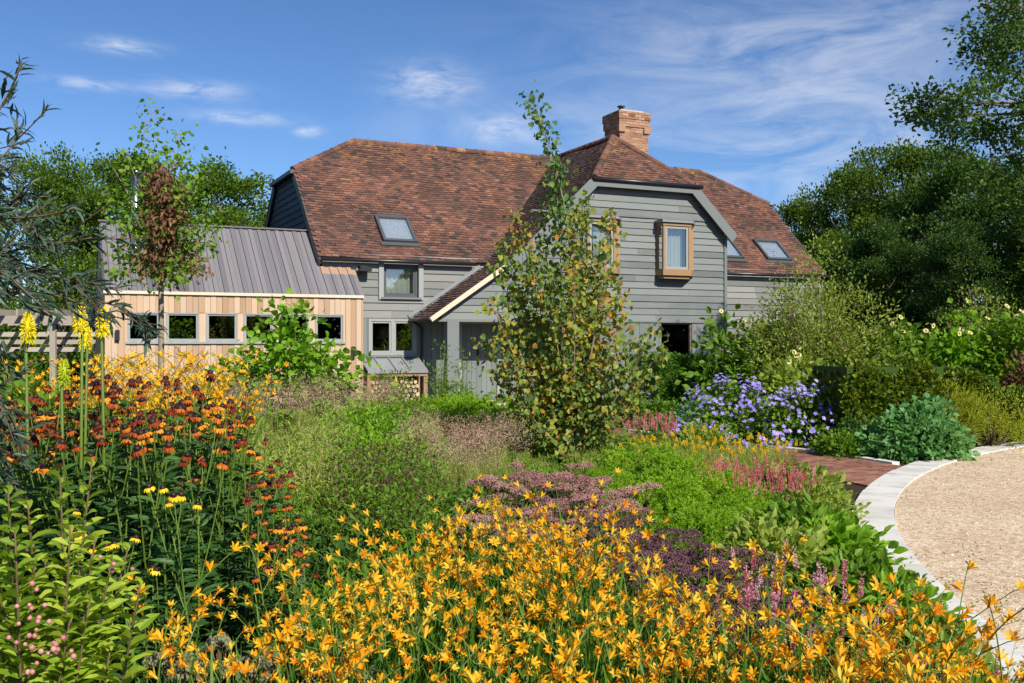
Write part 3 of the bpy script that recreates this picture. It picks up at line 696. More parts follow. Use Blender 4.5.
mb = MB(); a = A0+.01; k = 0; m_ = (ARZ-AE)/(ARB-AB); sn = math.sqrt(1+m_*m_); nrm = np.array([0, -m_, 1])/sn
def roofslab(a0, a1, b0, b1, h0, h1, r):
    V = [np.array([x, b_, AE+m_*(b_-AB)])+nrm*h for h in (h0, h1) for b_ in (b0, b1) for x in (a0, a1)]
    mb.add(V, np.array([(0, 2, 3, 1), (4, 5, 7, 6), (0, 1, 5, 4), (2, 6, 7, 3), (0, 4, 6, 2), (1, 3, 7, 5)]), r)
while a < A1+.02:
    wd = .105; top_b = ARB if a+wd < AL+6.25-.02 else -.04; o = .016*(k % 2); r = rng.uniform(.05, .7)
    e = AB-.026+rng.uniform(-.003, .003)
    if top_b < 0: roofslab(a, a+wd-.008, e, -.25, .02+o, .045+o, r); roofslab(a, a+wd-.008, -.25, top_b, .02+o, .045+o, .98)
    else: roofslab(a, a+wd-.008, e, top_b, .02+o, .045+o, r)
    a += wd; k += 1
# rear slope and deck
V = [(A0-.02, AB, AE-.0), (A1, AB, AE), (A1, -.03, AE+m_*(-.03-AB)), (AL+6.2, -.03, AE+m_*(-.03-AB)), (AL+6.2, ARB, ARZ), (A0-.02, ARB, ARZ)]
mb.add(V, np.array([(0, 1, 2, 3, 4, 5)]), 0); mb.add([(A0-.02, ARB, ARZ), (AL+6.2, ARB, ARZ), (AL+6.2, 2*ARB-AB, AE), (A0-.02, 2*ARB-AB, AE)], np.array([(0, 1, 2, 3)]), .3)
mb.box(A0-.04, AL+6.2, ARB-.09, ARB+.09, ARZ+.05, ARZ+.085, .3)
mb.build('roof', M['roof_board'], annex)
mb = MB(); mb.box(A0-.03, A1+.01, AB-.075, AB-.03, AE-.03, AE+.034); mb.build('fascia', M['larch_pale'], annex)
fa = -8.3+6.25
mb = MB(); mb.tube([(fa, .35, 3.3), (fa, .35, 5.28)], .095, 14); mb.tube([(fa, .35, 5.28), (fa, .35, 5.33)], [.13, .13], 14); mb.tube([(fa, .35, 3.55), (fa, .35, 3.72)], [.2, .1], 14)
mb.build('flue', M['steel'], annex, True)
def walllight(a, z):
    mb = MB(); mb.box(a-.045, a+.045, AB-.12, AB-.02, z-.1, z+.1); mb.box(a-.03, a+.03, AB-.10, AB-.03, z-.115, z+.115); mb.build('wall_light', M['black'], annex)
walllight(a_of(117, AB), 1.68); walllight(a_of(352.5, AB), 1.32)

# ------------------------------------------------------------------ log store under the window
ls = empty('log_store', L2W(-2.55, -.35), TH, 'oak framed log store with a sloping lead roof below the ground floor window', 'log store')
mb = MB(); mb.prism([(-.75, .32, 1.17), (-.75, -.38, .86), (-.75, -.38, .80), (-.75, .32, 1.11)], (1.5, 0, 0)); rf_ = mb.build('roof', M['lead'], ls)
mb = MB()
for x in (-.4, -.05, .3): mb = MB(); mb.bar((x, .31, 1.185), (x, -.385, .875), .025, .03); mb.build('roll', M['lead'], rf_)
mb = MB()
for x in (-.70, .70):
    for q in ((x-.05, x+.05, -.33, -.22, 0, .72), (x-.04, x+.04, .2, .29, 0, 1.0)): mb = MB(); mb.box(*q); mb.build('post', M['oak'], ls)
mb = MB()
mb.box(-.75, .75, -.34, -.23, .723, .80); mb.build('beam', M['oak'], ls); mb = MB(); mb.box(-.65, .65, -.21, .28, .06, .1); mb.build('shelf', M['oak'], ls)
mb = MB(); mb.box(-.66, .66, .29, .31, .1, .95); mb.build('back_panel', M['board_dark'], ls)
pos = []; z = .165
row = 0
while z < .62:
    x = -.58+(row % 2)*.06
    while x < .58: pos.append((x+rng.uniform(-.012, .012), z+rng.uniform(-.01, .01))); x += .118
    z += .104; row += 1
pool = []
for k in range(5):
    mb = MB(); n = 9; ang = np.arange(n)*2*pi/n; rr = .056*rng.uniform(.82, 1.0, n)
    if k % 2: rr = np.where(np.cos(ang+k) > .3, rr*.62, rr)
    V = [(c_*r, y_, s_*r) for y_ in (0, .42) for c_, s_, r in zip(np.cos(ang), np.sin(ang), rr)]
    mb.add(V, np.array([(i, (i+1) % n, (i+1) % n+n, i+n) for i in range(n)]), .5, 0)
    mb.add([v for v in V[:n]], np.array([list(range(n))]), rng.uniform(.2, .9), 1); pool.append(mb.mesh('log', [M['log_side'], M['log_end']]))
for i, (x, z) in enumerate(pos):
    o = link('log', pool[i % 5]); q = L2W(-2.55+x, -.35-.2+rng.uniform(-.03, .02), z); o.location = q; o.rotation_euler = (0, rng.uniform(0, 6), TH)
    o.scale = (rng.uniform(.9, 1.05),)*3
    o.rotation_euler = Matrix.Rotation(TH, 3, 'Z').to_euler() if True else o.rotation_euler
    tag(o, 'split firewood log stacked in the oak log store', 'log', 'firewood stacked in the log store')
mb = MB(); mb.box(-.035, .035, -.006, .006, -.11, .11); mb.box(-.008, .008, -.004, .004, .11, .16); o = mb.build('tag_card', M['yellow']); o.location = L2W(-2.62, -.72, .56); o.rotation_euler = (0, 0, TH)
tag(o, 'bright yellow tag hanging at the log store front', 'tag')

# ------------------------------------------------------------------ pergola at far left
pg = empty('pergola', W(20, 24), radians(3), 'weathered timber pergola left of the annex, seen behind yellow flowers', 'pergola')
mb = MB()
for y_ in (0, .14, 2.4, 2.54): mb = MB(); mb.box(-5.5, 2.0, y_-.03, y_+.03, 1.98, 2.17, rng.uniform(.3, .7)); mb.build('beam', M['weathered'], pg)
for i in range(17):
    mb = MB(); x = -5.3+i*.45; mb.box(x-.025, x+.025, -.4, 2.8, 2.174, 2.32, rng.uniform(.2, .9)); mb.build('rafter', M['weathered'], pg)
for x in (-4.6, -2.0, .75):
    for y_ in (.08, 2.48): mb = MB(); mb.box(x-.07, x+.07, y_-.05, y_+.04, 0, 1.98, .4); mb.build('post', M['weathered'], pg)
mb = MB()
for i in range(3): mb = MB(); mb.box(-5.5, 2.0, 2.40, 2.43, 1.28+i*.2, 1.40+i*.2, rng.uniform(.1, .9)); mb.build('rail', M['weathered'], pg)
#@@PLANTS@@
# ------------------------------------------------------------------ plant toolkit
T4 = (np.array([(0, 0, 0), (.5, .45, .10), (0, 1, -.08), (-.5, .45, .10), (0, .45, 0)]), [np.array([(0, 1, 4), (1, 2, 4), (0, 4, 3), (4, 2, 3)])])
T8 = (np.array([(0, 0, 0), (.30, .18, .05), (.5, .45, .08), (.32, .75, .02), (0, 1, -.16), (-.32, .75, .02), (-.5, .45, .08), (-.30, .18, .05), (0, .35, 0), (0, .7, -.05)]),
      [np.array([(0, 1, 2, 8), (8, 2, 3, 9), (0, 8, 6, 7), (8, 9, 5, 6)]), np.array([(9, 3, 4), (9, 4, 5)])])
TH_ = (np.array([(0, 0, 0), (.36, -.06, .05), (.52, .3, .09), (.36, .68, .03), (0, 1, -.10), (-.36, .68, .03), (-.52, .3, .09), (-.36, -.06, .05), (0, .4, 0)]),
       [np.array([(0, 1, 2, 8), (8, 2, 3, 4), (0, 8, 6, 7), (8, 4, 5, 6)])])
TL = (np.array([(0, 0, 0), (.5, .3, .05), (.42, .65, -.02), (0, 1, -.2), (-.42, .65, -.02), (-.5, .3, .05), (0, .3, 0), (0, .65, -.06)]),
      [np.array([(6, 1, 2, 7), (5, 6, 7, 4)]), np.array([(0, 1, 6), (0, 6, 5), (7, 2, 3), (7, 3, 4)])])
TQ = (np.array([(0, 0, 0), (.5, .5, .0), (0, 1, 0), (-.5, .5, .0)]), [np.array([(0, 1, 2, 3)])])
def nrm_(a): return a/(np.linalg.norm(a, axis=-1, keepdims=True)+1e-9)
def rdir(n, up=0.0):
    d = nrm_(rng.normal(size=(n, 3))); d[:, 2] += up; return nrm_(d)
def frames(d, n):
    Yv = nrm_(d); Xv = nrm_(np.cross(Yv, n)); Zv = np.cross(Xv, Yv); return np.stack([Xv, Yv, Zv], 2)
def leaves(mb, P, d, n, L, wr, tmpl=T4, r=None, m=0):
    k = len(P); L = np.broadcast_to(np.asarray(L, float), (k,)); S = np.stack([L*wr, L, L], 1)
    mb.inst(tmpl, P, frames(d, n), S, rng.uniform(0, 1, k) if r is None else r, m)
def strips(mb, base, azm, lean, curve, length, width, seg=5, m=0, r=None, z0prof=.35):
    """curved strap leaves / stems: vectorised"""
    k = len(base); azm, lean, curve, length, width = (np.broadcast_to(np.asarray(x, float), (k,)) for x in (azm, lean, curve, length, width))
    h = np.stack([np.cos(azm), np.sin(azm), np.zeros(k)], 1); sd = np.stack([-np.sin(azm), np.cos(azm), np.zeros(k)], 1)
    p = np.array(base, float); rows = []
    for i in range(seg+1):
        t = i/seg; wv = width*(z0prof+(1-z0prof)*min(1, t*3))*(1-t**2.2)+.0006
        rows += [p-sd*(wv/2)[:, None], p+sd*(wv/2)[:, None]]
        a = lean+curve*(t+.5/seg); p = p+(h*np.sin(a)[:, None]+np.array([0, 0, 1.])*np.cos(a)[:, None])*(length/seg)[:, None]
    V = np.stack(rows, 1); nv = V.shape[1]
    F = np.array([(2*i, 2*i+1, 2*i+3, 2*i+2) for i in range(seg)])
    Fs = (F[None]+(np.arange(k)*nv)[:, None, None]).reshape(-1, 4)
    rr = rng.uniform(0, 1, k) if r is None else np.broadcast_to(np.asarray(r, float), (k,))
    mb.add(V.reshape(-1, 3), Fs, np.repeat(rr, nv), m); return p
def path_pts(pts, k):
    pts = np.array(pts, float); d = np.concatenate([[0], np.cumsum(np.linalg.norm(np.diff(pts, axis=0), axis=1))])
    t = np.linspace(0, d[-1], k); q = np.stack([np.interp(t, d, pts[:, i]) for i in range(3)], 1)
    for _ in range(3): q[1:-1] = (q[:-2]+2*q[1:-1]+q[2:])/4
    return q
def wpoly(pts): return np.array([W(p, D)[:2] for p, D in pts])
def inpoly(x, y, poly):
    c = False; n = len(poly); j = n-1
    for i in range(n):
        xi, yi = poly[i]; xj, yj = poly[j]
        if (yi > y) != (yj > y) and x < (xj-xi)*(y-yi)/(yj-yi)+xi: c = not c
        j = i
    return c
def scatter(pts, mind, nmax, tries=6000):
    poly = wpoly(pts); lo = poly.min(0); hi = poly.max(0); out = []
    for _ in range(tries):
        q = lo+(hi-lo)*rng.random(2)
        if not inpoly(q[0], q[1], poly): continue
        if np.hypot(q[0]-KC[0], q[1]-KC[1]) < KR+.12: continue
        if out and np.min(np.hypot(*(np.array(out)-q).T)) < mind: continue
        out.append(q)
        if len(out) >= nmax: break
    return out
def clump_leaves(mb, C, spread, nper, size, wr, tmpl=T4, up=.25, flat=.6, outc=None, hang=0.0, m=0, tint=.25):
    """leaf clumps round the points C, spread through their volume"""
    K = len(C); idx = np.repeat(np.arange(K), nper); n = len(idx)
    sp = np.broadcast_to(np.asarray(spread, float), (K,))[idx]
    off = rng.normal(size=(n, 3))*sp[:, None]*np.array([1, 1, flat]); P = C[idx]+off
    d = rdir(n, up)*.8+nrm_(off)*.7; d[:, 2] -= hang
    if outc is not None: d += nrm_(P-outc)*.5
    nn = rdir(n, 1.0)
    base = rng.uniform(.5-tint, .5+tint, K)[idx]
    leaves(mb, P, d, nn, size*rng.uniform(.65, 1.25, n), wr, tmpl, np.clip(base+rng.normal(0, .17, n), 0, 1), m)

LM = {
 'oak': leafmat('oak leaves', [(.045, .095, .013), (.09, .165, .025), (.15, .22, .04)], .4),
 'wood': leafmat('woodland leaves', [(.034, .07, .012), (.07, .125, .02), (.13, .19, .036)], .4),
 'mid': leafmat('mid green leaves', [(.075, .155, .022), (.13, .245, .035), (.20, .31, .055)], .45),
 'dark': leafmat('dark green leaves', [(.025, .065, .02), (.048, .105, .03), (.085, .15, .045)], .35),
 'lime': leafmat('lime green leaves', [(.09, .20, .018), (.17, .33, .03), (.27, .43, .05)], .45),
 'sap': leafmat('yellow green young leaves', [(.15, .25, .03), (.26, .37, .045), (.38, .45, .09)], .45),
 'bright': leafmat('bright green needles', [(.15, .30, .025), (.26, .43, .04), (.36, .50, .07)], .52),
 'golden': leafmat('golden green leaves', [(.13, .19, .014), (.25, .30, .022), (.40, .40, .04)], .4),
 'yew': leafmat('yew needles', [(.028, .07, .012), (.075, .125, .016), (.19, .225, .025)], .3),
 'box': leafmat('clipped box leaves', [(.035, .095, .012), (.07, .165, .02), (.13, .235, .035)], .35),
 'olive': leafmat('olive grey leaves', [(.13, .19, .045), (.22, .28, .08), (.33, .37, .13)], .4),
 'silver': leafmat('grey green narrow leaves', [(.035, .07, .04), (.06, .105, .065), (.11, .16, .115)], .35, .45, .4, tcol=(1.1, 1.1, .8)),
 'pale': leafmat('pale green leaves', [(.19, .27, .07), (.29, .37, .11), (.40, .44, .19)], .5),
 'glauc': leafmat('blue green leaves', [(.065, .18, .10), (.115, .27, .15), (.19, .35, .21)], .45),
 'kats': leafmat('turning heart shaped leaves', [(.075, .155, .05), (.125, .21, .045, .22), (.215, .285, .045, .5), (.32, .32, .055, .72), (.46, .32, .045, .87), (.52, .23, .035, .95), (.34, .16, .05, 1.0)], .4),
 'dead': leafmat('dead brown leaves', [(.10, .05, .028), (.18, .085, .045), (.27, .14, .075)], .3),
 'wine': leafmat('wine tinted leaves', [(.10, .03, .035), (.18, .06, .05), (.16, .12, .05)], .35),
 'croc': leafmat('sword leaves', [(.035, .10, .015), (.065, .17, .022), (.11, .23, .035)], .4),
 'hel': leafmat('lance leaves', [(.02, .06, .026), (.04, .10, .038), (.07, .15, .055)], .35),
 'orange': leafmat('orange petals', [(.80, .25, .012), (.90, .40, .012, .25), (.94, .52, .018, .62), (.95, .63, .06)], .42, .5, .2, .4, (1, .9, .5)),
 'gold': leafmat('golden yellow petals', [(.85, .38, .012), (.90, .48, .02), (.92, .58, .04)], .35, .5, .2, .3, (1, .9, .5)),
 'rust': leafmat('rust and orange petals', [(.14, .022, .008), (.28, .045, .010, .38), (.55, .15, .012, .7), (.78, .33, .02)], .3, .5, .2, .6, (1, .8, .5)),
 'yell': leafmat('yellow petals', [(.85, .55, .015), (.9, .66, .03)], .3, .5, .2, .3, (1, .9, .5)),
 'cone': leafmat('brown cones', [(.010, .005, .004), (.024, .010, .006), (.05, .02, .009)], .0),
 'poker': leafmat('yellow poker florets', [(.62, .60, .02), (.88, .72, .015), (.92, .80, .03)], .3, .5, .2, .2, (1, .95, .5)),
 'budg': leafmat('greenish poker florets', [(.30, .40, .03), (.50, .54, .04)], .3),
 'sedp': leafmat('dusky pink flower heads', [(.20, .085, .085), (.34, .165, .15), (.50, .29, .25)], .15, objvar=.6),
 'sedd': leafmat('dark purple flower heads', [(.075, .03, .045), (.13, .06, .075), (.20, .10, .10)], .15, objvar=.6),
 'sedc': leafmat('creamy grey flower heads', [(.14, .14, .075), (.21, .205, .12), (.30, .285, .19)], .15),
 'sedl': leafmat('purple green fleshy leaves', [(.05, .035, .04), (.07, .07, .05), (.09, .12, .06)], .2),
 'pers': leafmat('pink flower spikes', [(.50, .09, .12), (.68, .20, .22), (.80, .42, .42)], .3, objvar=.8, tcol=(1, .8, .8)),
 'magn': leafmat('magenta pink spikes', [(.48, .10, .16), (.68, .27, .33), (.78, .52, .54)], .3, objvar=.8, tcol=(1, .8, .9)),
 'viol': leafmat('violet blue petals', [(.24, .18, .60), (.35, .28, .72), (.50, .43, .82)], .4, tcol=(1, .9, 1)),
 'cream': leafmat('pale yellow petals', [(.78, .68, .25), (.85, .78, .40)], .3),
 'white': leafmat('white petals', [(.75, .76, .68), (.82, .82, .76)], .3),
 'berry': leafmat('pink berries', [(.42, .15, .14), (.60, .29, .26)], .15, .5, .4),
 'haze': leafmat('pinkish grass flowers', [(.40, .22, .16), (.52, .33, .24), (.62, .47, .32)], .45, tcol=(1, .9, .8)),
 'hazeg': leafmat('fine grass blades', [(.21, .28, .06), (.32, .38, .09), (.44, .44, .15)], .5),
 'sang': leafmat('dark maroon flower heads', [(.045, .015, .02), (.10, .035, .035), (.16, .07, .06)], .15),
}
UPV = np.array([0, 0, 1.0])

# ------------------------------------------------------------------ trees
def tree_meshes(seed, H, R, base, leaf, lm, lobes=16, clumps=13, per=95, tr=.2, spread=.3, flat=.55):
    global rng
    keep = rng; rng = np.random.default_rng(seed)
    tb = MB(); cb = MB(); top = np.array([rng.normal(0, .2), rng.normal(0, .2), H*.82])
    tp = path_pts([(0, 0, 0), (rng.normal(0, .1), rng.normal(0, .1), base), (top*.6+np.array([0, 0, H*.08])), top], 9)
    tb.tube(tp, np.linspace(tr, tr*.2, 9), 8)
    C = []
    for i in range(lobes):
        f = (i+.5)/lobes; zz = base+(H-base)*(.08+.88*f)
        prof = math.sin(pi*min(1, .22+.72*f))**.7
        a = i*2.4+rng.normal(0, .3); rad = R*prof*rng.uniform(.40, 1.02)*(1 if f < .93 else .2)
        lc = np.array([cos(a)*rad, sin(a)*rad, zz-.25]); lr = R*rng.uniform(.22, .46)
        st = tp[min(8, max(2, int(8*(zz-.30*rad)/H)))]
        lp = path_pts([st, st*.4+lc*.6-UPV*.25, lc], 6); tb.tube(lp, np.linspace(tr*.38, .02, 6), 5)
        for k in range(clumps):
            d = rdir(1, .35)[0]; c = lc+d*lr*rng.uniform(.55, 1.12)*np.array([1, 1, .8]); C.append(c)
            if k % 2 == 0: tb.tube(path_pts([lc, (lc+c)/2+rng.normal(0, .05, 3), c], 4), [.022, .016, .010, .006], 4)
    C = np.array(C); clump_leaves(cb, C, spread*R/2.6*rng.uniform(.7, 1.3, len(C)), per, leaf, .72, T4, .2, flat, np.array([0, 0, H*.45]))
    rng = keep
    return [('trunk', tb.mesh('trunk', M['bark'], True)), ('crown', cb.mesh('crown', lm))]
TV = [tree_meshes(11, 9, 3.0, 1.6, .14, LM['wood'], per=155), tree_meshes(12, 9, 2.8, 1.0, .135, LM['wood'], 18, per=155), tree_meshes(13, 8, 2.6, 1.2, .125, LM['oak'], 16, per=155), tree_meshes(14, 8, 3.0, .6, .125, LM['oak'], 18, per=155), tree_meshes(15, 9, 2.7, .6, .13, LM['dark'], 20, per=150)]  # last variant darker: deep shade of the wood put into leaf colour
trees = [ # px, D, height, variant, width factor, label, group
 (215, 37, 8.1, 2, 1.05, 'rounded green oak rising behind the annex roof, just left of the house'),
 (128, 33, 7.8, 0, .9, 'green tree behind the annex chimney flue'),
 (62, 30, 7.2, 3, .8, 'green tree behind the pergola, left of the annex'),
 (262, 46, 7.4, 2, .8, 'smaller green tree low behind the ridge of the annex by the house end'),
 (800, 46, 8.2, 1, .9, 'light green tree beside the right end of the tiled roof'),
 (850, 42, 8.9, 0, .85, 'tall green tree second in the wood right of the house'),
 (903, 38, 9.2, 1, .85, 'tall tree with light crown in the middle of the wood on the right'),
 (955, 34, 8.3, 4, .95, 'dark oak in the wood behind the yellow daisies'),
 (1015, 29, 6.7, 4, 1.0, 'darkest broad tree of the wood, at the right edge of the picture'),
 (880, 33, 5.6, 4, .85, 'low dark tree under the tall ones, just right of the olive grey shrub'),
 (960, 27, 4.9, 4, .85, 'low dark thicket tree behind the pale daisies at the right'),
 (1080, 26, 6.6, 2, 1.0, 'dark tree cut off by the right edge of the picture'),
 (838, 37, 5.6, 2, .9, 'low tree filling the gap behind the end of the house'),
]
for i, (px, D, H, v, wf, lab) in enumerate(trees):
    e = plant('broadleaf_tree', TV[v], W(px, D), i*1.9, 1, lab, 'tree', 'trees behind the house')
    s = H/(8 if v in (2, 3) else 9); e.scale = (s*wf, s*wf, s)
# far hedge line on both sides, so that the horizon is planted
def hedge_mesh(L, wdt, h, n, leaf, lm, dome=0.0):
    mb = MB(); q = rng.random((n, 3)); face = rng.random(n); P = np.empty((n, 3))
    P[:, 0] = (q[:, 0]-.5)*L; P[:, 1] = (q[:, 1]-.5)*wdt; P[:, 2] = q[:, 2]*h
    P[:, 1] = np.where(face < .4, -wdt/2, np.where(face < .55, wdt/2, P[:, 1])); P[:, 2] = np.where((face >= .55) & (face < .9), h, P[:, 2])
    P[:, 0] = np.where(face >= .9, np.sign(P[:, 0])*L/2, P[:, 0])
    bump = .06*np.sin(P[:, 0]*7)*np.sin(P[:, 2]*9+P[:, 1]*6); d = nrm_(P-np.array([0, 0, h*.5])*1.0)
    P = P+d*(bump+rng.normal(0, .03, n))[:, None]
    P[:, 2] *= 1-dome*np.abs(2*P[:, 0]/L)**2.5-dome*.4*np.abs(2*P[:, 1]/wdt)**2.5+dome*.35*np.sin(P[:, 0]*6+h*9)
    leaves(mb, P, rdir(n)+nrm_(P*np.array([.3, 2, 1])), rdir(n, .6), leaf*rng.uniform(.6, 1.3, n), .7)
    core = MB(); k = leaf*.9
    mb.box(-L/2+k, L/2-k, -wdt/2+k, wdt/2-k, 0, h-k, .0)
    return mb.mesh('foliage', lm)
hm = hedge_mesh(16, 1.4, 2.0, 9000, .2, LM['mid'])
for px, D, rz, lab in ((-60, 40, .05, 'long field hedge behind the pergola on the left'), (940, 52, -.1, 'long dark hedge under the wood on the right')):
    o = link('field_hedge', hm); o.location = W(px, D); o.rotation_euler = (0, 0, rz); tag(o, lab, 'hedge')

mb = MB(); q = rng.random((26000, 3)); an_ = radians(-75)+q[:, 0]*radians(62); rr_ = 56+q[:, 1]*5  # out-of-view arc of leaves, added so the windows reflect something dark
P = np.column_stack([3+rr_*np.cos(an_), 23+rr_*np.sin(an_), q[:, 2]**.8*(7+2*np.sin(q[:, 0]*60)+1.5*np.sin(q[:, 0]*23))])
leaves(mb, P, rdir(26000), rdir(26000, .6), rng.uniform(.5, .9, 26000), .8)
tag(mb.build('reflection_wood', LM['wood']), 'unseen wood behind the camera, added for the windows to reflect', kind='stuff')
# overhanging oak, trunk outside the picture on the right
ob = np.array(W(1175, 19.5)); tb = MB(); cb = MB()
tp = path_pts([ob, ob+[-.1, 0, 2.5], ob+[-.3, -.2, 5.5], ob+[-.2, 0, 9.5]], 9); tb.tube(tp, np.linspace(.32, .08, 9), 10)
tg_ = [(1002, 6), (972, 50), (992, 26), (1016, 42), (1020, 8), (1012, 74), (985, 88), (912, 116), (928, 96), (942, 118), (962, 104), (986, 122), (1008, 140), (1022, 112), (1000, 58), (1030, 30), (1040, 90), (1050, 60), (958, 134), (1024, 160), (1045, 140), (1070, 20), (1085, 100), (1064, 170), (1040, -20), (1000, -25), (1080, -30), (1110, 40), (1130, 120), (1160, -40), (1200, 20), (1240, 80), (1210, 150), (1250, -30), (1010, 190), (1035, 215), (985, 172)]
C = np.array([P3(px, py, 17.6+((i*37) % 10)/10*2.2) for i, (px, py) in enumerate(tg_)])
mids = [P3(1060, 110, 18.6), P3(1060, 10, 18.6), P3(1080, 190, 18.8), P3(1190, 60, 20)]
for mdl in mids: tb.tube(path_pts([tp[4 if mdl[2] < 6 else 5], (tp[5]+mdl)/2-UPV*.2, mdl], 6), np.linspace(.11, .05, 6), 6)
for c in C:
    mdl = mids[int(np.argmin([np.linalg.norm(c-x) for x in mids]))]
    tb.tube(path_pts([mdl, (mdl+c)/2+rng.normal(0, .12, 3), c], 5), np.linspace(.035, .007, 5), 4)
    for _ in range(4): tb.tube([c-(c-mdl)*.2, c+rng.normal(0, .2, 3)], [.009, .004], 3)
CC = np.concatenate([C+rng.normal(0, .14, C.shape) for _ in range(8)]); clump_leaves(cb, CC, .15, 46, .095, .6, T8, .1, .75)
o = empty('oak_tree', ob, 0, 'dark oak whose leafy branches hang in from the right edge over the wood', 'tree')
for nme, m_, mat in (('trunk', tb, M['stem_brown']), ('crown', cb, LM['dark'])):  # dark crown leaves: the backlit shade is put into their colour
    for a in m_.v: a -= ob
    m_.build(nme, mat, o, nme == 'trunk')

# ------------------------------------------------------------------ young katsura tree in the middle of the bed
KD = 12.5; kb = np.array(W(574, KD)); tb = MB(); cb = MB()
tips = [(527, 91), (556, 172), (585, 196), (611, 214), (603, 245), (503, 238), (518, 212), (497, 264), (541, 206), (490, 300), (497, 322), (483, 342), (499, 374), (522, 402), (545, 428),
        (622, 288), (655, 326), (661, 348), (640, 372), (622, 402), (600, 428), (574, 214), (628, 338), (530, 252), (592, 282), (560, 298), (540, 340), (606, 350), (570, 360), (585, 400), (556, 402), (514, 285), (640, 345), (520, 352), (600, 318), (548, 262), (575, 270)]
LP = []; LT = []
for i, (px, py) in enumerate(tips):
    dd = 0 if i == 0 else rng.uniform(-.75, .75); tip = P3(px, py, KD+dd)-kb
    if i == 0: ctrl = [(0, 0, 0)]+[P3(x, y, KD)-kb for x, y in ((571, 400), (574, 300), (571, 240), (563, 196), (556, 160), (549, 132))]+[tip]
    else:
        j = rng.uniform(.12, .3); st = np.array([rng.normal(0, .05), rng.normal(0, .05), j*tip[2]*.5])
        ctrl = [(rng.normal(0, .04), rng.normal(0, .04), 0), st*.8+tip*np.array([.12, .12, .15]), tip*np.array([.62, .62, .55]), tip]
    q = path_pts(ctrl, 14); L = np.linalg.norm(np.diff(q, axis=0), axis=1).sum()
    tb.tube(q, np.linspace(.022 if i < 6 else .014, .003, 14), 5)
    n = int(L*118)
    t = rng.uniform(.22, 1.0, n)*13; k0 = np.minimum(t.astype(int), 12); pos = q[k0]+(q[k0+1]-q[k0])*(t-k0)[:, None]
    sp = .105*(1.15-t/13)+.055
    LP.append(pos+rng.normal(size=(n, 3))*sp[:, None]); LT.append(np.clip(rng.normal(.50, .24, n)+(.15 if i % 3 == 0 else -.08), 0, 1) if i else np.clip(rng.normal(.12, .15, n), 0, 1))
    for _ in range(int(L*5)):
        a = q[rng.integers(4, 13)]; tb.tube([a, a+rng.normal(0, .1, 3)+UPV*.08], [.004, .002], 3)
LP = np.concatenate(LP); LT = np.concatenate(LT); n = len(LP)
d = rdir(n)*.75; d[:, 2] -= .65; leaves(cb, LP, d, rdir(n)*.9+np.array([.35, -.5, .4]), .064*rng.uniform(.6, 1.25, n), .95, TH_, LT)
o = empty('young_tree', kb, 0, 'slender multi-stemmed young tree with round green and yellow leaves in front of the porch', 'tree')
tb.build('trunk', M['bark_pale'], o, True); cb.build('crown', LM['kats'], o)

# small tree at left with a dead brown heart
SD = 13.0; sb = np.array(W(159, SD)); tb = MB(); cb = MB(); db = MB()
fork = P3(161, 282, SD)-sb; tb.tube(path_pts([(0, 0, 0), fork*.5+[.02, 0, 0], fork], 8), np.linspace(.042, .034, 8), 8)
tips = [(143, 114), (152, 108), (178, 128), (186, 146), (126, 152), (104, 152), (150, 150), (168, 160), (105, 200), (122, 180), (216, 224), (212, 246), (196, 190), (204, 215), (118, 246), (108, 262), (182, 176), (132, 210), (190, 250), (136, 265), (180, 268), (200, 170)]
G = []; 
for i, (px, py) in enumerate(tips):
    tip = P3(px, py, SD+rng.uniform(-.6, .6))-sb; md = fork*.45+tip*.55; md[:2] = fork[:2]*.6+tip[:2]*.4
    q = path_pts([fork, fork+(md-fork)*.5, md, tip], 10); tb.tube(q, np.linspace(.016, .003, 10), 4)
    t = rng.uniform(3.6, 8.99, 18); k0 = t.astype(int); G.append(q[k0]+(q[k0+1]-q[k0])*(t-k0)[:, None])
G = np.concatenate(G); clump_leaves(cb, G, .11, 6, .060, .9, TH_, 0, .9, hang=.3)
col_ = [(164, y, 13) for y in np.linspace(175, 275, 26)]
Dc = np.array([P3(px+rng.normal(0, 3+(y-175)*.12), y+rng.normal(0, 4), SD-.15+rng.normal(0, .18))-sb for px, y, _ in col_]*2)
clump_leaves(db, Dc, .085, 34, .070, .55, T8, -.2, 1.1, hang=.8)
o = empty('small_tree', sb, 0, 'small standard tree with green outer leaves and a dead brown heart before the annex', 'tree')
tb.build('trunk', M['bark_pale'], o, True); cb.build('crown', LM['mid'], o); db.build('dead_foliage', LM['dead'], o)

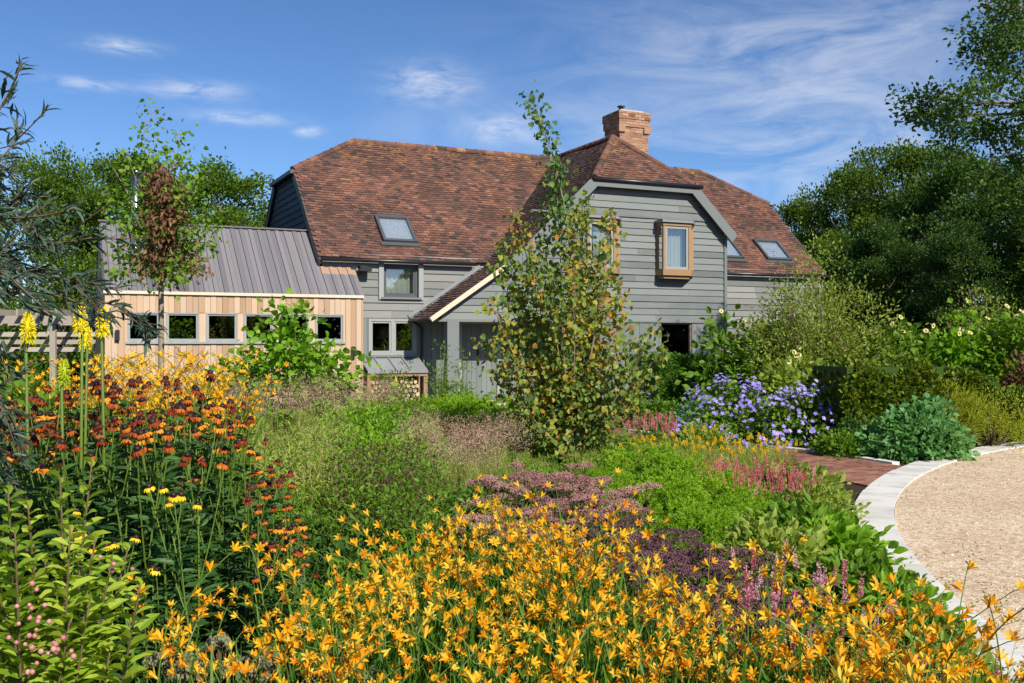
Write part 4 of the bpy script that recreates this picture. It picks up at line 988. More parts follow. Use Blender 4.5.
# narrow-leaved tree whose branches come in from the left edge, close to the camera
wb = np.array(W(-190, 3.0)); tb = MB(); cb = MB()
tb.tube(path_pts([wb, wb+[.05, 0, .7], wb+[.15, 0, 1.3], wb+[.25, 0, 2.1]], 8), np.linspace(.045, .015, 8), 8)
br = [[(-150, 300), (-70, 200), (-10, 125), (10, 96), (22, 62)], [(-150, 330), (-50, 278), (20, 246), (64, 244), (100, 236)], [(-150, 330), (-40, 300), (30, 288), (80, 300), (112, 322)], [(-140, 300), (-50, 240), (8, 206), (34, 192), (50, 196)],
      [(-150, 340), (-60, 330), (-22, 326), (0, 345), (8, 378)], [(-140, 260), (-70, 190), (-14, 170), (12, 152), (22, 130)], [(-150, 340), (-40, 254), (30, 262), (66, 280), (100, 284)], [(-160, 400), (-60, 380), (-20, 385), (6, 410), (18, 440)],
      [(-150, 280), (-40, 225), (0, 216), (40, 220), (74, 208)], [(-160, 330), (-80, 300), (-8, 262), (20, 266), (38, 282)], [(-160, 330), (-60, 268), (0, 262), (30, 300), (50, 312)], [(-150, 360), (-60, 350), (-20, 360), (4, 390), (0, 430)],
      [(-150, 300), (-60, 230), (-20, 205), (4, 184), (6, 156)], [(-160, 380), (-50, 420), (-10, 440), (10, 470), (20, 500)], [(96, 300), (124, 308), (140, 322), (150, 342)]]
for i, b_ in enumerate(br):
    D0 = 2.75+((i*29) % 10)*.08; q = path_pts([P3(x, y, D0+rng.normal(0, .05))-0 for x, y in b_], 16); tb.tube(q, np.linspace(.008 if i < 14 else .0035, .0022, 16), 5)
    if i < 14: tb.tube(path_pts([wb+[.12, 0, .9+.06*i], (wb+[.12, 0, .9+.06*i]+q[0])/2, q[0]], 5), np.linspace(.016, .011, 5), 5)
    Lq = np.linalg.norm(np.diff(q, axis=0), axis=1).sum(); n = int(Lq*115)
    t = rng.uniform(2, 14.99, n); k0 = t.astype(int); pos = q[k0]+(q[k0+1]-q[k0])*(t-k0)[:, None]; tg2 = nrm_(q[k0+1]-q[k0])
    d = tg2*.9+rdir(n)*.75; d[:, 2] -= .15
    leaves(cb, pos+rng.normal(0, .012, (n, 3)), d, rdir(n, .5), .062*rng.uniform(.6, 1.25, n), .17, TL, None)
    for _ in range(int(Lq*12)):
        k = rng.integers(4, 15); a = q[k]; e = a+(nrm_(q[k]-q[k-1])*.6+rng.normal(0, .5, 3))*.13; tb.tube([a, e], [.003, .0015], 3)
        n2 = 8; f = rng.random(n2)[:, None]; leaves(cb, a+(e-a)*f, np.repeat((e-a)[None], n2, 0)*6+rdir(n2)*.7, rdir(n2, .5), .056*rng.uniform(.6, 1.2, n2), .17, TL)
o = empty('narrow_leaved_tree', wb, 0, 'shrubby tree with narrow grey green leaves reaching in from the left edge', 'tree')
for nme, m_, mat in (('trunk', tb, M['stem_brown']), ('crown', cb, LM['silver'])):
    for a in m_.v: a -= wb
    m_.build(nme, mat, o, nme == 'trunk')

# ------------------------------------------------------------------ shrubs
def shrub(name, label, cat, px, D, rx, ry, h, lm, leaf, wr=.6, tmpl=T4, nc=90, per=50, spread=.13, up=.3, stems=10, z0=.05, shell=(.45, 1.0), stem_m='stem_brown', group=None, hang=0, extra=None, flat=.8, build=True):
    mb = MB(); tb = MB(); d = rdir(nc, .45); d[:, 2] = np.abs(d[:, 2])
    f = rng.uniform(shell[0], shell[1], nc)**.6; lump = 1+.16*np.sin(d[:, 0]*5+px)*np.cos(d[:, 1]*4+D)+rng.normal(0, .06, nc)
    C = d*(f*lump)[:, None]*np.array([rx, ry, h-z0]); C[:, 2] += z0
    clump_leaves(mb, C, spread, per, leaf, wr, tmpl, up, flat, np.array([0, 0, h*.3]), hang)
    for c in C[:stems]: tb.tube(path_pts([(c[0]*.15, c[1]*.15, 0), (c[0]*.45, c[1]*.45, c[2]*.6), c], 5), np.linspace(.016, .004, 5)*max(1, h*.6), 4)
    parts = [('foliage', mb.mesh('foliage', lm)), ('stem', tb.mesh('stem', M[stem_m], True))]
    if extra: parts += extra(C)
    return plant(name, parts, W(px, D), 0, 1, label, cat, group)
def daisies(mat, n, L, face=(.3, -.8, .4)):
    def f(C):
        out = []; top = C[np.argsort(-C[:, 2]-.35*(-C[:, 1]))][:max(n, 4)]; k = min(n, len(top)); P = top[:k]+nrm_(top[:k]+1e-6)*.16+UPV*.10
        for p in P:
            mb = MB(); ax = nrm_(np.array(face)+rng.normal(0, .35, 3)); a = nrm_(np.cross(ax, (0, 0, 1.))); b = np.cross(ax, a); m = 13; t = np.arange(m)*2*pi/m
            dd = np.cos(t)[:, None]*a+np.sin(t)[:, None]*b; leaves(mb, p+dd*L*.14, dd+ax*.15, np.repeat(ax[None], m, 0), L*.5, .45, T4)
            mb.tube([p-ax*.012, p+ax*.004, p+ax*.016], [L*.10, L*.12, L*.05], 9, .2, 1)
            mb.tube([p-ax*.005, p-ax*.05-UPV*.30], [.006, .005], 4, .5, 2)
            out.append(('flower_head', mb.mesh('flower_head', [mat, LM['cone'], M['stem']])))
        return out
    return f
shrub('cercis_shrub', 'bright lime green heart-leaved shrub in front of the annex windows', 'shrub', 288, 15.5, 1.2, .8, 1.84, LM['lime'], .10, .95, TH_, 105, 24, .17, .1, 40, .35, (.3, 1), hang=.25)
shrub('olive_shrub', 'tall loose olive grey shrub before the right end of the house', 'shrub', 818, 17.5, 1.35, 1.0, 2.95, LM['olive'], .075, .45, T4, 270, 60, .16, .5, 60, .2, (.25, 1))
shrub('olive_shrub', 'spindly olive grey shrub rising at the right edge above the daisies', 'shrub', 992, 18.5, .95, .7, 2.7, LM['olive'], .07, .42, T4, 75, 40, .14, .5, 40, .2, (.3, 1))
shrub('sunflower_shrub', 'tall leafy yellow green shrub with a few pale daisies between hedge and olive shrub', 'shrub', 752, 18.2, 1.0, .8, 1.78, LM['mid'], .16, .72, T8, 85, 26, .15, .2, 20, .1, extra=daisies(LM['cream'], 4, .085))
shrub('golden_shrub', 'golden yellow topped shrub behind the pale daisies beside the house corner', 'shrub', 778, 19.2, 1.15, .6, 1.98, LM['golden'], .09, .6, T4, 90, 45, .14, .5, 20, .2)
o = link('box_hedge', hedge_mesh(1.15, 1.3, 1.22, 7500, .05, LM['box'])); o.location = W(672, 19.3); o.rotation_euler = (0, 0, .25); tag(o, 'clipped dark green box hedge block below the oak window', 'hedge')
yewm = lambda L, wd, h, n: hedge_mesh(L, wd, h, n, .075, LM['yew'], .24)
for px, D, L, wd, h, rz, lab in ((876, 14.9, 1.6, 1.3, 1.25, .12, 'clipped yew block with golden tips behind the blue green mound'), (962, 16.4, .9, 1.0, .98, .1, 'second clipped yew block, right of and behind the larger one'), (1010, 15.6, .7, .8, .72, .0, 'small dark clipped yew at the right, under the pale daisies')):
    o = link('yew_hedge', yewm(L, wd, h, 9000)); o.location = W(px, D); o.rotation_euler = (0, 0, rz); tag(o, lab, 'hedge')
shrub('leafy_mound', 'blue green lobed leaf mound at the kerb beside the gravel', 'plant', 918, 13.15, .70, .5, .62, LM['glauc'], .085, .85, T8, 110, 34, .075, .5, 8, .02, (.6, 1))
shrub('golden_mound', 'yellow green feathery shrub at the right edge of the kerb', 'shrub', 990, 14.6, .95, .5, .72, LM['golden'], .05, .35, T4, 95, 50, .09, .8, 20, .02)
shrub('golden_mound', 'upright yellow green tuft behind the blue green mound', 'shrub', 952, 14.4, .45, .4, .85, LM['golden'], .10, .16, T4, 50, 45, .07, 1.6, 20, .02)
shrub('wine_shrub', 'wine red leaved shrub at the far right edge', 'shrub', 1030, 16.0, .5, .4, 1.45, LM['wine'], .09, .6, T4, 60, 36, .12, .5, 14, .05)
for px, D, rx, h, nd, lab in ((905, 17.6, .9, 1.85, 7, 'tall leafy plant with pale yellow daisies behind the yew, nearest the olive shrub'), (962, 17.4, .85, 2.0, 8, 'tall leafy plant with pale yellow daisies above the second yew'), (1016, 17.0, .7, 2.0, 6, 'tall leafy plant with pale yellow daisies at the right edge'), (862, 18.2, .7, 1.45, 6, 'leafy plant with round cream flowers in front of the olive shrub'), (800, 16.8, .55, 1.15, 5, 'leafy plant with cream pompon flowers behind the violet mound')):
    shrub('daisy_plant', lab, 'plant', px, D, rx, .5, h, LM['lime'] if nd == 8 else LM['mid'] if nd > 5 else LM['pale'], .13, .75, T8, 120, 22, .14, .3, 30, .15, (.3, 1), 'stem', 'tall plants with pale daisies', extra=daisies(LM['cream'], nd, .088))
# violet geranium
def stars(mat, n, L, petals=5):
    def f(C):
        mb = MB(); pick = rng.integers(0, len(C), n); P = C[pick]; P = P*(1+(.16/np.linalg.norm(P, axis=1)*rng.uniform(.55, 1.15, n))[:, None])+rng.normal(0, .09, (n, 3))*[1, 1, .6]
        for p in P:
            ax = nrm_(nrm_(p)+np.array([.2, -.5, .5])+rng.normal(0, .3, 3)); a = nrm_(np.cross(ax, (0.1, 0, 1.))); b = np.cross(ax, a); t = np.arange(petals)*2*pi/petals+rng.random()
            dd = np.cos(t)[:, None]*a+np.sin(t)[:, None]*b; leaves(mb, np.repeat(p[None], petals, 0), dd+ax*.25, np.repeat(ax[None], petals, 0), L*.5, .85, T8, np.clip(rng.normal(.5, .3), 0, 1))
        return [('blossom', mb.mesh('blossom', [mat]))]
    return f
shrub('geranium_mound', 'broad mound of violet blue cranesbill flowers in front of the hedge', 'plant', 748, 15.2, 1.05, .7, .80, LM['mid'], .07, .9, T8, 120, 26, .09, .4, 8, .02, (.7, 1), 'stem', extra=stars(LM['viol'], 900, .075))
shrub('geranium_mound', 'smaller violet cranesbill clump running up to the dark yew', 'plant', 806, 14.9, .6, .45, .72, LM['mid'], .07, .9, T8, 60, 26, .09, .4, 8, .02, (.7, 1), 'stem', extra=stars(LM['viol'], 330, .075))
shrub('aster_clump', 'small lavender flowered clump at the foot of the box hedge', 'plant', 636, 17.8, .38, .3, .6, LM['mid'], .06, .5, T4, 40, 30, .08, .4, 8, .02, (.6, 1), 'stem', extra=stars(LM['viol'], 40, .06))
for px, D, rx, h, lm, lab in ((664, 17.2, .45, .48, 'mid', 'low green mound before the clipped box hedge'), (690, 16.6, .4, .55, 'glauc', 'low blue green mound left of the violet flowers'), (858, 13.8, .4, .36, 'dark', 'low dark leafy clump in front of the yew'), (842, 13.4, .3, .26, 'mid', 'low green clump at the foot of the violet mound'), (704, 14.3, .3, .26, 'pale', 'pale green clump at the front of the violet mound')):
    shrub('leafy_mound', lab, 'plant', px, D, rx, .35, h, LM[lm], .06, .75, T8, 60, 26, .07, .5, 6, .02, (.6, 1), 'stem')
for px, D, h, lab in ((442, 22.6, 1.45, 'slender young plant trained on the porch post'), (463, 22.2, 1.25, 'slender young plant standing in front of the door'), (398, 22.0, 1.0, 'slender young plant in front of the log store'), (386, 21.6, .85, 'low bushy young plant left of the log store tag')):
    shrub('young_shrub', lab, 'shrub', px, D, .32, .3, h, LM['mid'], .075, .45, T4, 34, 18, .09, .3, 24, .1, (.1, 1), 'stem')
# bright feathery mounds (a tuft of fine blades, many times over a dome)
def dome_tufts(rx, ry, h, lobes, per, L, lm, wd=.2, k=7):
    mb = MB(); d = rdir(lobes, .45); d[:, 2] = np.abs(d[:, 2]); c = d*rng.uniform(.72, 1.02, (lobes, 1))*np.array([rx, ry, h]); lr = rng.uniform(.09, .15, lobes)
    n = lobes*per; li = np.repeat(np.arange(lobes), per); o = nrm_(d*np.array([1/rx, 1/ry, 1/h])+UPV*.4)[li]*.5+rdir(n, .25); o = nrm_(o)
    P = c[li]+o*lr[li][:, None]*rng.uniform(.7, 1.05, (n, 1)); idx = np.repeat(np.arange(n), k); dd = o[idx]+rng.normal(0, .6, (n*k, 3))+UPV*.2
    r = np.clip(rng.normal(.5, .16, lobes)[li][idx]+rng.normal(0, .16, n*k), 0, 1)
    leaves(mb, P[idx], dd, rdir(n*k, .4), L*rng.uniform(.6, 1.2, n*k), wd, TL, r); return mb.mesh('foliage', lm)
BM = [dome_tufts(.50, .46, .42, 60, 34, .04, LM['bright'], .22), dome_tufts(.43, .40, .36, 52, 34, .04, LM['bright'], .22)]
for i, (px, D, s) in enumerate(((640, 9.9, 1.05), (684, 9.3, 1.0), (606, 9.5, .7), (724, 8.5, .95), (664, 8.2, .9), (704, 7.1, .8), (744, 7.5, .75), (622, 8.3, .72),
                                (436, 16.6, 1.3), (466, 17.2, 1.35), (500, 16.8, 1.3), (528, 16.0, 1.35), (484, 15.2, 1.25), (452, 14.6, 1.2), (512, 14.2, 1.25), (545, 17.6, 1.3))):
    near = i < 8
    o = link('feathery_mound', BM[i % 2]); o.location = W(px, D); o.rotation_euler = (0, 0, i*1.3); o.scale = (s, s, s*1.02)
    tag(o, 'bright green feathery evergreen mound between sedums and pink spikes' if near else 'bright green feathery evergreen mound in the row before the door', 'shrub', 'bright green mounds in mid bed' if near else 'bright green mounds before the door')

# ------------------------------------------------------------------ herbaceous plants: a few built, then repeated
TC = []   # crocosmia flower template: tube and six spreading petals along +Y
def croc_flower():
    V = []; Fq = []; Ft = []; n = 6
    for y, r in ((0, .05), (.42, .15)):
        for i in range(n): V.append((r*cos(i*pi/3), y, r*sin(i*pi/3)))
    Fq += [(i, (i+1) % n, (i+1) % n+n, i+n) for i in range(n)]
    for i in range(n):
        a = (i+.5)*pi/3; c, s = cos(a), sin(a); t = np.array([-s, 0, c]); rd = np.array([c, 0, s]); b = len(V)
        for r, y, w_ in ((.36, .76, .17), (.54, .97, .13)): V += [tuple(rd*r+t*w_+[0, y, 0]), tuple(rd*r-t*w_+[0, y, 0])]
        V.append(tuple(rd*.80+np.array([0, 1.08, 0])))
        Fq += [(i+n, (i+1) % n+n, b, b+1), (b+1, b, b+2, b+3)]; Ft.append((b+3, b+2, b+4))
    return np.array(V), [np.array(Fq), np.array(Ft)]
CF = croc_flower()
BUD = (np.array([(0, 0, 0), (.14, .5, .0), (0, .5, .14), (-.14, .5, 0), (0, .5, -.14), (0, 1, 0)]), [np.array([(0, 1, 2), (0, 2, 3), (0, 3, 4), (0, 4, 1), (5, 2, 1), (5, 3, 2), (5, 4, 3), (5, 1, 4)])])
def crocosmia(h, pm, nleaf=6, stalks=1, fl=.0275, lean=.16):
    fb = MB(); bb_ = MB()
    k = nleaf+2; strips(fb, rng.normal(0, .025, (k, 3))*[1, 1, 0], rng.uniform(0, 6.28, k), rng.uniform(.03, .22, k), rng.uniform(.1, .7, k), h*rng.uniform(.62, .95, k), rng.uniform(.018, .028, k), 7)
    for s in range(stalks):
        a = rng.uniform(0, 6.28); hd = np.array([cos(a), sin(a), 0]); q = [np.array([0, 0, 0.])]; ang = rng.uniform(.02, lean)
        for i in range(16):
            t = i/15; aa = ang if t < .62 else ang+(t-.62)/.38*rng.uniform(.9, 1.25); q.append(q[-1]+(hd*sin(aa)+UPV*cos(aa))*h*1.12/16)
        q = np.array(q); fb.tube(q, np.linspace(.0042, .0016, len(q)), 4, .5, 1)
        sd = np.cross(hd, UPV)
        for j in range(rng.integers(0, 3)):                  # side sprays
            st = q[10+j]; e = st+(hd*rng.uniform(.2, .6)+sd*(1 if j else -1)*.8+UPV*rng.uniform(.4, .9))*.14; fb.tube([st, (st+e)/2+UPV*.015, e], [.0022, .002, .0012], 3, .5, 1)
            f = np.linspace(.35, 1, 4); P = st+(e-st)*f[:, None]; dd = nrm_(e-st)*.5+UPV*.3+rng.normal(0, .5, (4, 3))
            bb_.inst(CF, P[:3], frames(dd[:3], rdir(3)), fl*rng.uniform(.75, 1.05, 3), np.clip(rng.normal(.5, .25, 3), 0, 1)); bb_.inst(BUD, P[3:], frames(dd[3:], rdir(1)), .022, .5, 1)
        n = rng.integers(4, 7); idx = np.linspace(11, 15.2, n); P = []; dd = []
        for j, t in enumerate(idx):
            k0 = int(t); p = q[k0]+(q[k0+1]-q[k0])*(t-k0); P.append(p); dd.append(sd*(.8 if j % 2 else -.8)+UPV*.75+hd*.55+rng.normal(0, .25, 3))
        bb_.inst(CF, np.array(P), frames(np.array(dd), rdir(n)), fl*rng.uniform(.85, 1.15, n), np.clip(rng.normal(.5, .25, n), 0, 1))
        nb = 6; tb_ = np.linspace(15.3, 15.99, nb); P = np.array([q[15]+(q[16]-q[15])*(t-15)*2.0 for t in tb_]); dd = np.array([sd*(.8 if j % 2 else -.8)+UPV*.6+hd for j in range(nb)])
        bb_.inst(BUD, P, frames(dd, rdir(nb)), np.linspace(.024, .010, nb), .5, 1)
    return [('foliage', fb.mesh('foliage', [LM['croc'], M['stem']])), ('blossom', bb_.mesh('blossom', [pm, M['stem']]))]
CV = [crocosmia(rng.uniform(.84, .98), LM['orange'], 9, 1 if i % 3 else 2) for i in range(8)]
front = [(330, 2.7), (330, 3.5), (400, 4.1), (470, 4.6), (550, 4.9), (600, 4.3), (690, 3.6), (770, 3.3), (870, 3.15), (980, 2.75), (1000, 2.3), (600, 2.5)]
fq = scatter([(930, 2.5), (930, 3.0), (1020, 2.9), (1040, 2.4)], .13, 14)+scatter(front, .10, 200)+scatter([(130, 2.2), (150, 3.0), (330, 3.6), (330, 2.2)], .14, 52)+scatter([(890, 2.2), (890, 2.8), (1010, 2.6), (1030, 2.2)], .10, 16)+scatter([(330, 2.0), (330, 2.7), (600, 2.5), (940, 2.3), (1000, 2.3), (980, 1.95)], .16, 46)
for i, q in enumerate(fq):
    plant('crocosmia', CV[i % 8], (q[0], q[1], 0), rng.uniform(0, 6.28), rng.uniform(.74, .98), 'orange crocosmia with arching flower spray over sword shaped leaves in the front bed', 'flower', 'orange crocosmia in the front bed')
YV = [crocosmia(1.36, LM['gold'], 5, 3, .032, .14) for i in range(4)]
for i, q in enumerate(scatter([(28, 6.8), (60, 8.6), (240, 8.8), (232, 7.2), (150, 6.4)], .17, 75)):
    plant('crocosmia', YV[i % 4], (q[0], q[1], 0), rng.uniform(0, 6.28), rng.uniform(.82, 1.08), 'tall golden yellow crocosmia behind the brown-coned flowers, before the annex', 'flower', 'golden crocosmia before the annex')
# helenium: branching stems, dark lance leaves, drooping petals round a brown cone
def helenium(h, pm, heads):
    fb = MB(); hp = []
    k = 84; z = rng.uniform(.06, .86, k)*h; a = rng.uniform(0, 6.28, k); d = np.stack([np.cos(a), np.sin(a), rng.uniform(.0, .7, k)], 1)
    main = path_pts([(0, 0, 0), (rng.normal(0, .02), rng.normal(0, .02), h*.5), (rng.normal(0, .05), rng.normal(0, .05), h*.8)], 6); fb.tube(main, np.linspace(.005, .003, 6), 4, .5, 1)
    P = np.stack([np.interp(z, main[:, 2], main[:, 0]), np.interp(z, main[:, 2], main[:, 1]), z], 1); leaves(fb, P, d, rdir(k, 1.2), rng.uniform(.08, .15, k)*(1.15-z/h*.6), .22, TL)
    for i in range(heads):
        a = i*2.4+rng.random(); t = main[3]+(main[5]-main[3])*rng.random(); e = main[5]+np.array([cos(a), sin(a), 0])*rng.uniform(.02, .11)+UPV*(h*.2*rng.uniform(.35, 1.1)); fb.tube(path_pts([t, (t+e)/2+np.array([cos(a), sin(a), 0])*.02, e], 4), [.003, .0026, .0024, .0022], 4, .5, 1)
        ax = nrm_(np.array([cos(a)*.25+.05, sin(a)*.25-.2, 1])); u_ = nrm_(np.cross(ax, (0, 1, .1))); v_ = np.cross(ax, u_)
        rr, n = .0125, 8
        pb = MB(); cbm = MB()
        ring = [[e+ax*rr*1.05*sin(ph)+(u_*cos(t2)+v_*sin(t2))*rr*cos(ph)*(1.08 if j == 1 else 1) for t2 in np.arange(n)*2*pi/n] for j, ph in enumerate((-.5, .15, .7, 1.2, 1.5))]
        V = np.array(ring).reshape(-1, 3); F = np.array([(r_*n+c_, r_*n+(c_+1) % n, (r_+1)*n+(c_+1) % n, (r_+1)*n+c_) for r_ in range(4) for c_ in range(n)]); cbm.add(V, F, rng.uniform(.1, .8))
        m = 13; t2 = np.arange(m)*2*pi/m; dd = np.cos(t2)[:, None]*u_+np.sin(t2)[:, None]*v_
        leaves(pb, e+dd*.010-ax*.003, dd*.65-ax*rng.uniform(.5, 1.3)+rng.normal(0, .12, (m, 3)), dd*.6+ax, rng.uniform(.017, .023), .56, T8, np.clip(rng.normal(.5, .3)+rng.normal(0, .07, m), 0, 1))
        hp.append(('flower_head', pb.mesh('flower_head', pm), [('cone', cbm.mesh('cone', LM['cone'], True))]))
    return [('foliage', fb.mesh('foliage', [LM['hel'], M['stem']]))]+hp
HV = [helenium(1.0, LM['rust'], 3+_ % 2) for _ in range(5)]; HY = [helenium(1.0, LM['yell'], 3) for _ in range(3)]; HR = helenium(1.0, LM['rust'], 4)
for i, q in enumerate(scatter([(-20, 4.1), (-10, 5.6), (60, 6.2), (200, 6.2), (250, 5.6), (290, 4.6), (270, 4.1), (180, 4.0)], .15, 104)):
    px = q[0]/q[1]*FPX+CX; hh = 1.29 if px < 200 else 1.29-(px-200)/90*.38
    hh += (q[1]-5)*.06
    plant('helenium', HV[i % 5], (q[0], q[1], 0), rng.uniform(0, 6.28), hh*rng.uniform(.88, 1.04), 'rust and orange helenium with dark brown cones in the left bed', 'flower', 'rust orange heleniums in the left bed')
for i, q in enumerate(scatter([(60, 3.3), (60, 4.0), (200, 4.1), (210, 3.5), (140, 3.2)], .26, 13)):
    plant('helenium', HY[i % 3], (q[0], q[1], 0), rng.uniform(0, 6.28), rng.uniform(.82, 1.08), 'yellow helenium with drooping petals below the rust coloured ones', 'flower', 'yellow heleniums in the left bed')
for i, q in enumerate(scatter([(255, 3.7), (268, 4.4), (300, 4.4), (296, 3.6)], .09, 16)):
    plant('helenium', HR, (q[0], q[1], 0), rng.uniform(0, 6.28), rng.uniform(.72, .92), 'rusty brown helenium at the right end of its drift, beside the orange crocosmia', 'flower', 'heleniums beside the crocosmia')
# poker flowers
def poker(h, L, mat, rr=.026):
    sb_ = MB(); pb = MB(); sb_.tube([(0, 0, 0), (.01, 0, h*.5), (.0, .01, h)], [.009, .008, .007], 6)
    n = 210; z = rng.random(n); a = rng.uniform(0, 6.28, n); rad = rr*np.sin(np.clip(.28+z*.72, 0, 1)*pi)**.6*.7+.003
    P = np.stack([np.cos(a)*rad*.5, np.sin(a)*rad*.5, h-L*.15+z*L], 1); d = np.stack([np.cos(a), np.sin(a), -1.2+2.4*z], 1)
    leaves(pb, P, d, rdir(n), .021*(1.2-.45*z), .3, T4, np.clip(z+rng.normal(0, .12, n), 0, 1)); pb.tube([(0, 0, h-L*.15), (0, 0, h+L*.4), (0, 0, h+L*.9)], [.009, .017, .004], 8, .5)
    lb = MB(); k = 16; strips(lb, rng.normal(0, .03, (k, 3))*[1, 1, 0], rng.uniform(0, 6.28, k), rng.uniform(.1, .4, k), rng.uniform(.6, 1.8, k), rng.uniform(.6, .9, k), .018, 7)
    return [('stem', sb_.mesh('stem', M['stem'], True)), ('flower_spike', pb.mesh('flower_spike', mat)), ('foliage', lb.mesh('foliage', LM['croc']))]
PK = poker(1.0, .075, LM['poker'], .044); PG = poker(1.0, .07, LM['budg'], .024)
for px, py, D, v, lab in ((28, 337, 4.5, PK, 'yellow poker flower standing alone at the left, before the pergola'), (80, 326, 4.6, PK, 'tallest yellow poker flower, left of the annex corner'), (103, 330, 4.7, PK, 'yellow poker flower in front of the annex corner'), (86, 345, 4.9, PK, 'shorter yellow poker flower between the two tall ones'), (64, 380, 4.4, PG, 'greenish yellow poker flower still in bud above the brown cones')):
    hz_ = gz(py, D); e = plant('poker_flower', v, W(px, D), rng.uniform(0, 6), 1.0, lab, 'flower', 'yellow poker flowers'); e.scale = (1, 1, hz_)
# sedum: fleshy leaves and flat heads made of many tiny florets
def sedum(h, hm_, heads, hr=.075, seed=0):
    fb = MB(); hp = []
    for i in range(heads):
        hb = MB()
        a = i*2.4; rad = .05+.17*math.sqrt(i/heads); top = np.array([cos(a)*rad, sin(a)*rad, h*rng.uniform(.82, 1.05)]); q = path_pts([(top[0]*.3, top[1]*.3, 0), (top[0]*.75, top[1]*.75, h*.5), top], 5); fb.tube(q, [.005, .005, .004, .004, .003], 4, .2, 1)
        k = 9; z = rng.uniform(.2, .92, k); P = np.stack([np.interp(z*top[2], q[:, 2], q[:, 0]), np.interp(z*top[2], q[:, 2], q[:, 1]), z*top[2]], 1); leaves(fb, P, rdir(k, .3), rdir(k, 1.), rng.uniform(.04, .065, k), .55, T8)
        R = hr*rng.uniform(.65, 1.15); n = 170; rr_ = R*np.sqrt(rng.random(n)); an = rng.uniform(0, 6.28, n); lum = .012*np.sin(an*3+rr_*60); P = np.stack([rr_*np.cos(an), rr_*np.sin(an), .022*(1-(rr_/R)**2)+lum*.5+rng.normal(0, .003, n)], 1)+top
        hb.inst(BUD, P-UPV*.006, frames(rdir(n, 1.2), rdir(n)), np.stack([np.full(n, .028)]*3, 1)*rng.uniform(.5, .9, n)[:, None]*np.array([1.6, .6, 1.6]), np.clip(rng.normal(.5, .22, n), 0, 1))
        hp.append(('flower_head', hb.mesh('flower_head', hm_)))
        for j in range(5): e = top+np.array([cos(j*1.26), sin(j*1.26), 0])*R*.7+UPV*.006; fb.tube([q[3], e], [.0025, .002], 3, .2, 1)
    return [('foliage', fb.mesh('foliage', [LM['sedl'], M['stem_brown']]))]+hp
SP = [sedum(.52, LM['sedp'], 7, .085) for _ in range(3)]; SDk = [sedum(.48, LM['sedd'], 8, .08) for _ in range(3)]; SC = [sedum(.46, LM['sedc'], 8, .05) for _ in range(2)]
for i, q in enumerate(scatter([(480, 6.4), (505, 8.0), (570, 8.0), (640, 6.4), (600, 5.5), (540, 5.2), (475, 5.8)], .38, 17)):
    plant('sedum', SP[i % 3], (q[0], q[1], 0), rng.uniform(0, 6), rng.uniform(.9, 1.15), 'sedum with dusky pink flat flower heads behind the orange crocosmia', 'flower', 'dusky pink sedums')
for i, q in enumerate(scatter([(590, 4.8), (600, 5.7), (670, 5.6), (735, 4.9), (770, 4.2), (720, 3.9)], .27, 17)):
    plant('sedum', SDk[i % 3], (q[0], q[1], 0), rng.uniform(0, 6), rng.uniform(.85, 1.1), 'dark purple sedum with flat flower heads right of the pinker ones', 'flower', 'dark purple sedums')
for i, q in enumerate(scatter([(90, 2.2), (100, 3.0), (240, 3.3), (330, 3.4), (350, 2.7), (190, 2.1)], .3, 9)):
    plant('sedum', SC[i % 2], (q[0], q[1], 0), rng.uniform(0, 6), rng.uniform(.95, 1.25), 'sedum with creamy grey unopened heads at the lower left', 'flower', 'creamy sedums at the lower left')
# pink bistort spikes
def bistort(h, mat, spikes, leaf=.13, foliage='mid', spread=.10, L=.11, rr=.011, blades=0):
    fb = MB(); hp = []; k = 26; a = rng.uniform(0, 6.28, k); P = np.stack([np.cos(a)*rng.uniform(0, .12, k), np.sin(a)*rng.uniform(0, .12, k), rng.uniform(.03, .6, k)*h], 1); leaves(fb, P, np.stack([np.cos(a), np.sin(a), rng.uniform(-.2, .7, k)], 1), rdir(k, 1.2), leaf*rng.uniform(.6, 1.1, k), .32, T8)
    if blades: strips(fb, rng.normal(0, .05, (blades, 3))*[1, 1, 0], rng.uniform(0, 6.28, blades), rng.uniform(.1, .5, blades), rng.uniform(.2, .9, blades), h*rng.uniform(.6, 1.0, blades), .008, 6)
    for i in range(spikes):
        pb = MB(); a = i*2.4; e = np.array([cos(a), sin(a), 0])*spread*math.sqrt((i+.5)/spikes)*1.5+UPV*h*rng.uniform(.72, 1.0); fb.tube(path_pts([(e[0]*.3, e[1]*.3, 0), (e[0]*.8, e[1]*.8, e[2]*.6), e], 4), [.003, .0026, .0022, .002], 3, .5, 1)
        n = 90; z = rng.random(n); t = rng.uniform(0, 6.28, n); rad = rr*(1-z*.75); dirn = nrm_(np.array([e[0]*.6, e[1]*.6, e[2]])); P = e+dirn*(z*L)[:, None]+np.stack([np.cos(t)*rad*.6, np.sin(t)*rad*.6, np.zeros(n)], 1)
        leaves(pb, P, np.stack([np.cos(t), np.sin(t), .8*np.ones(n)], 1), rdir(n), .013*(1.1-.4*z), .75, TQ, np.clip(rng.normal(.5, .25)+rng.normal(0, .1, n), 0, 1)); hp.append(('flower_spike', pb.mesh('flower_spike', mat)))
    return [('foliage', fb.mesh('foliage', [LM[foliage], M['stem']]))]+hp
BV = [bistort(.44, LM['pers'], 8, rr=.015, L=.12) for _ in range(3)]; BX = [bistort(.62, LM['magn'], 5) for _ in range(3)]; BK = [bistort(.42, LM['yell'], 2+j, .10, 'pale', .16, .05, .019, 90) for j in range(2)]
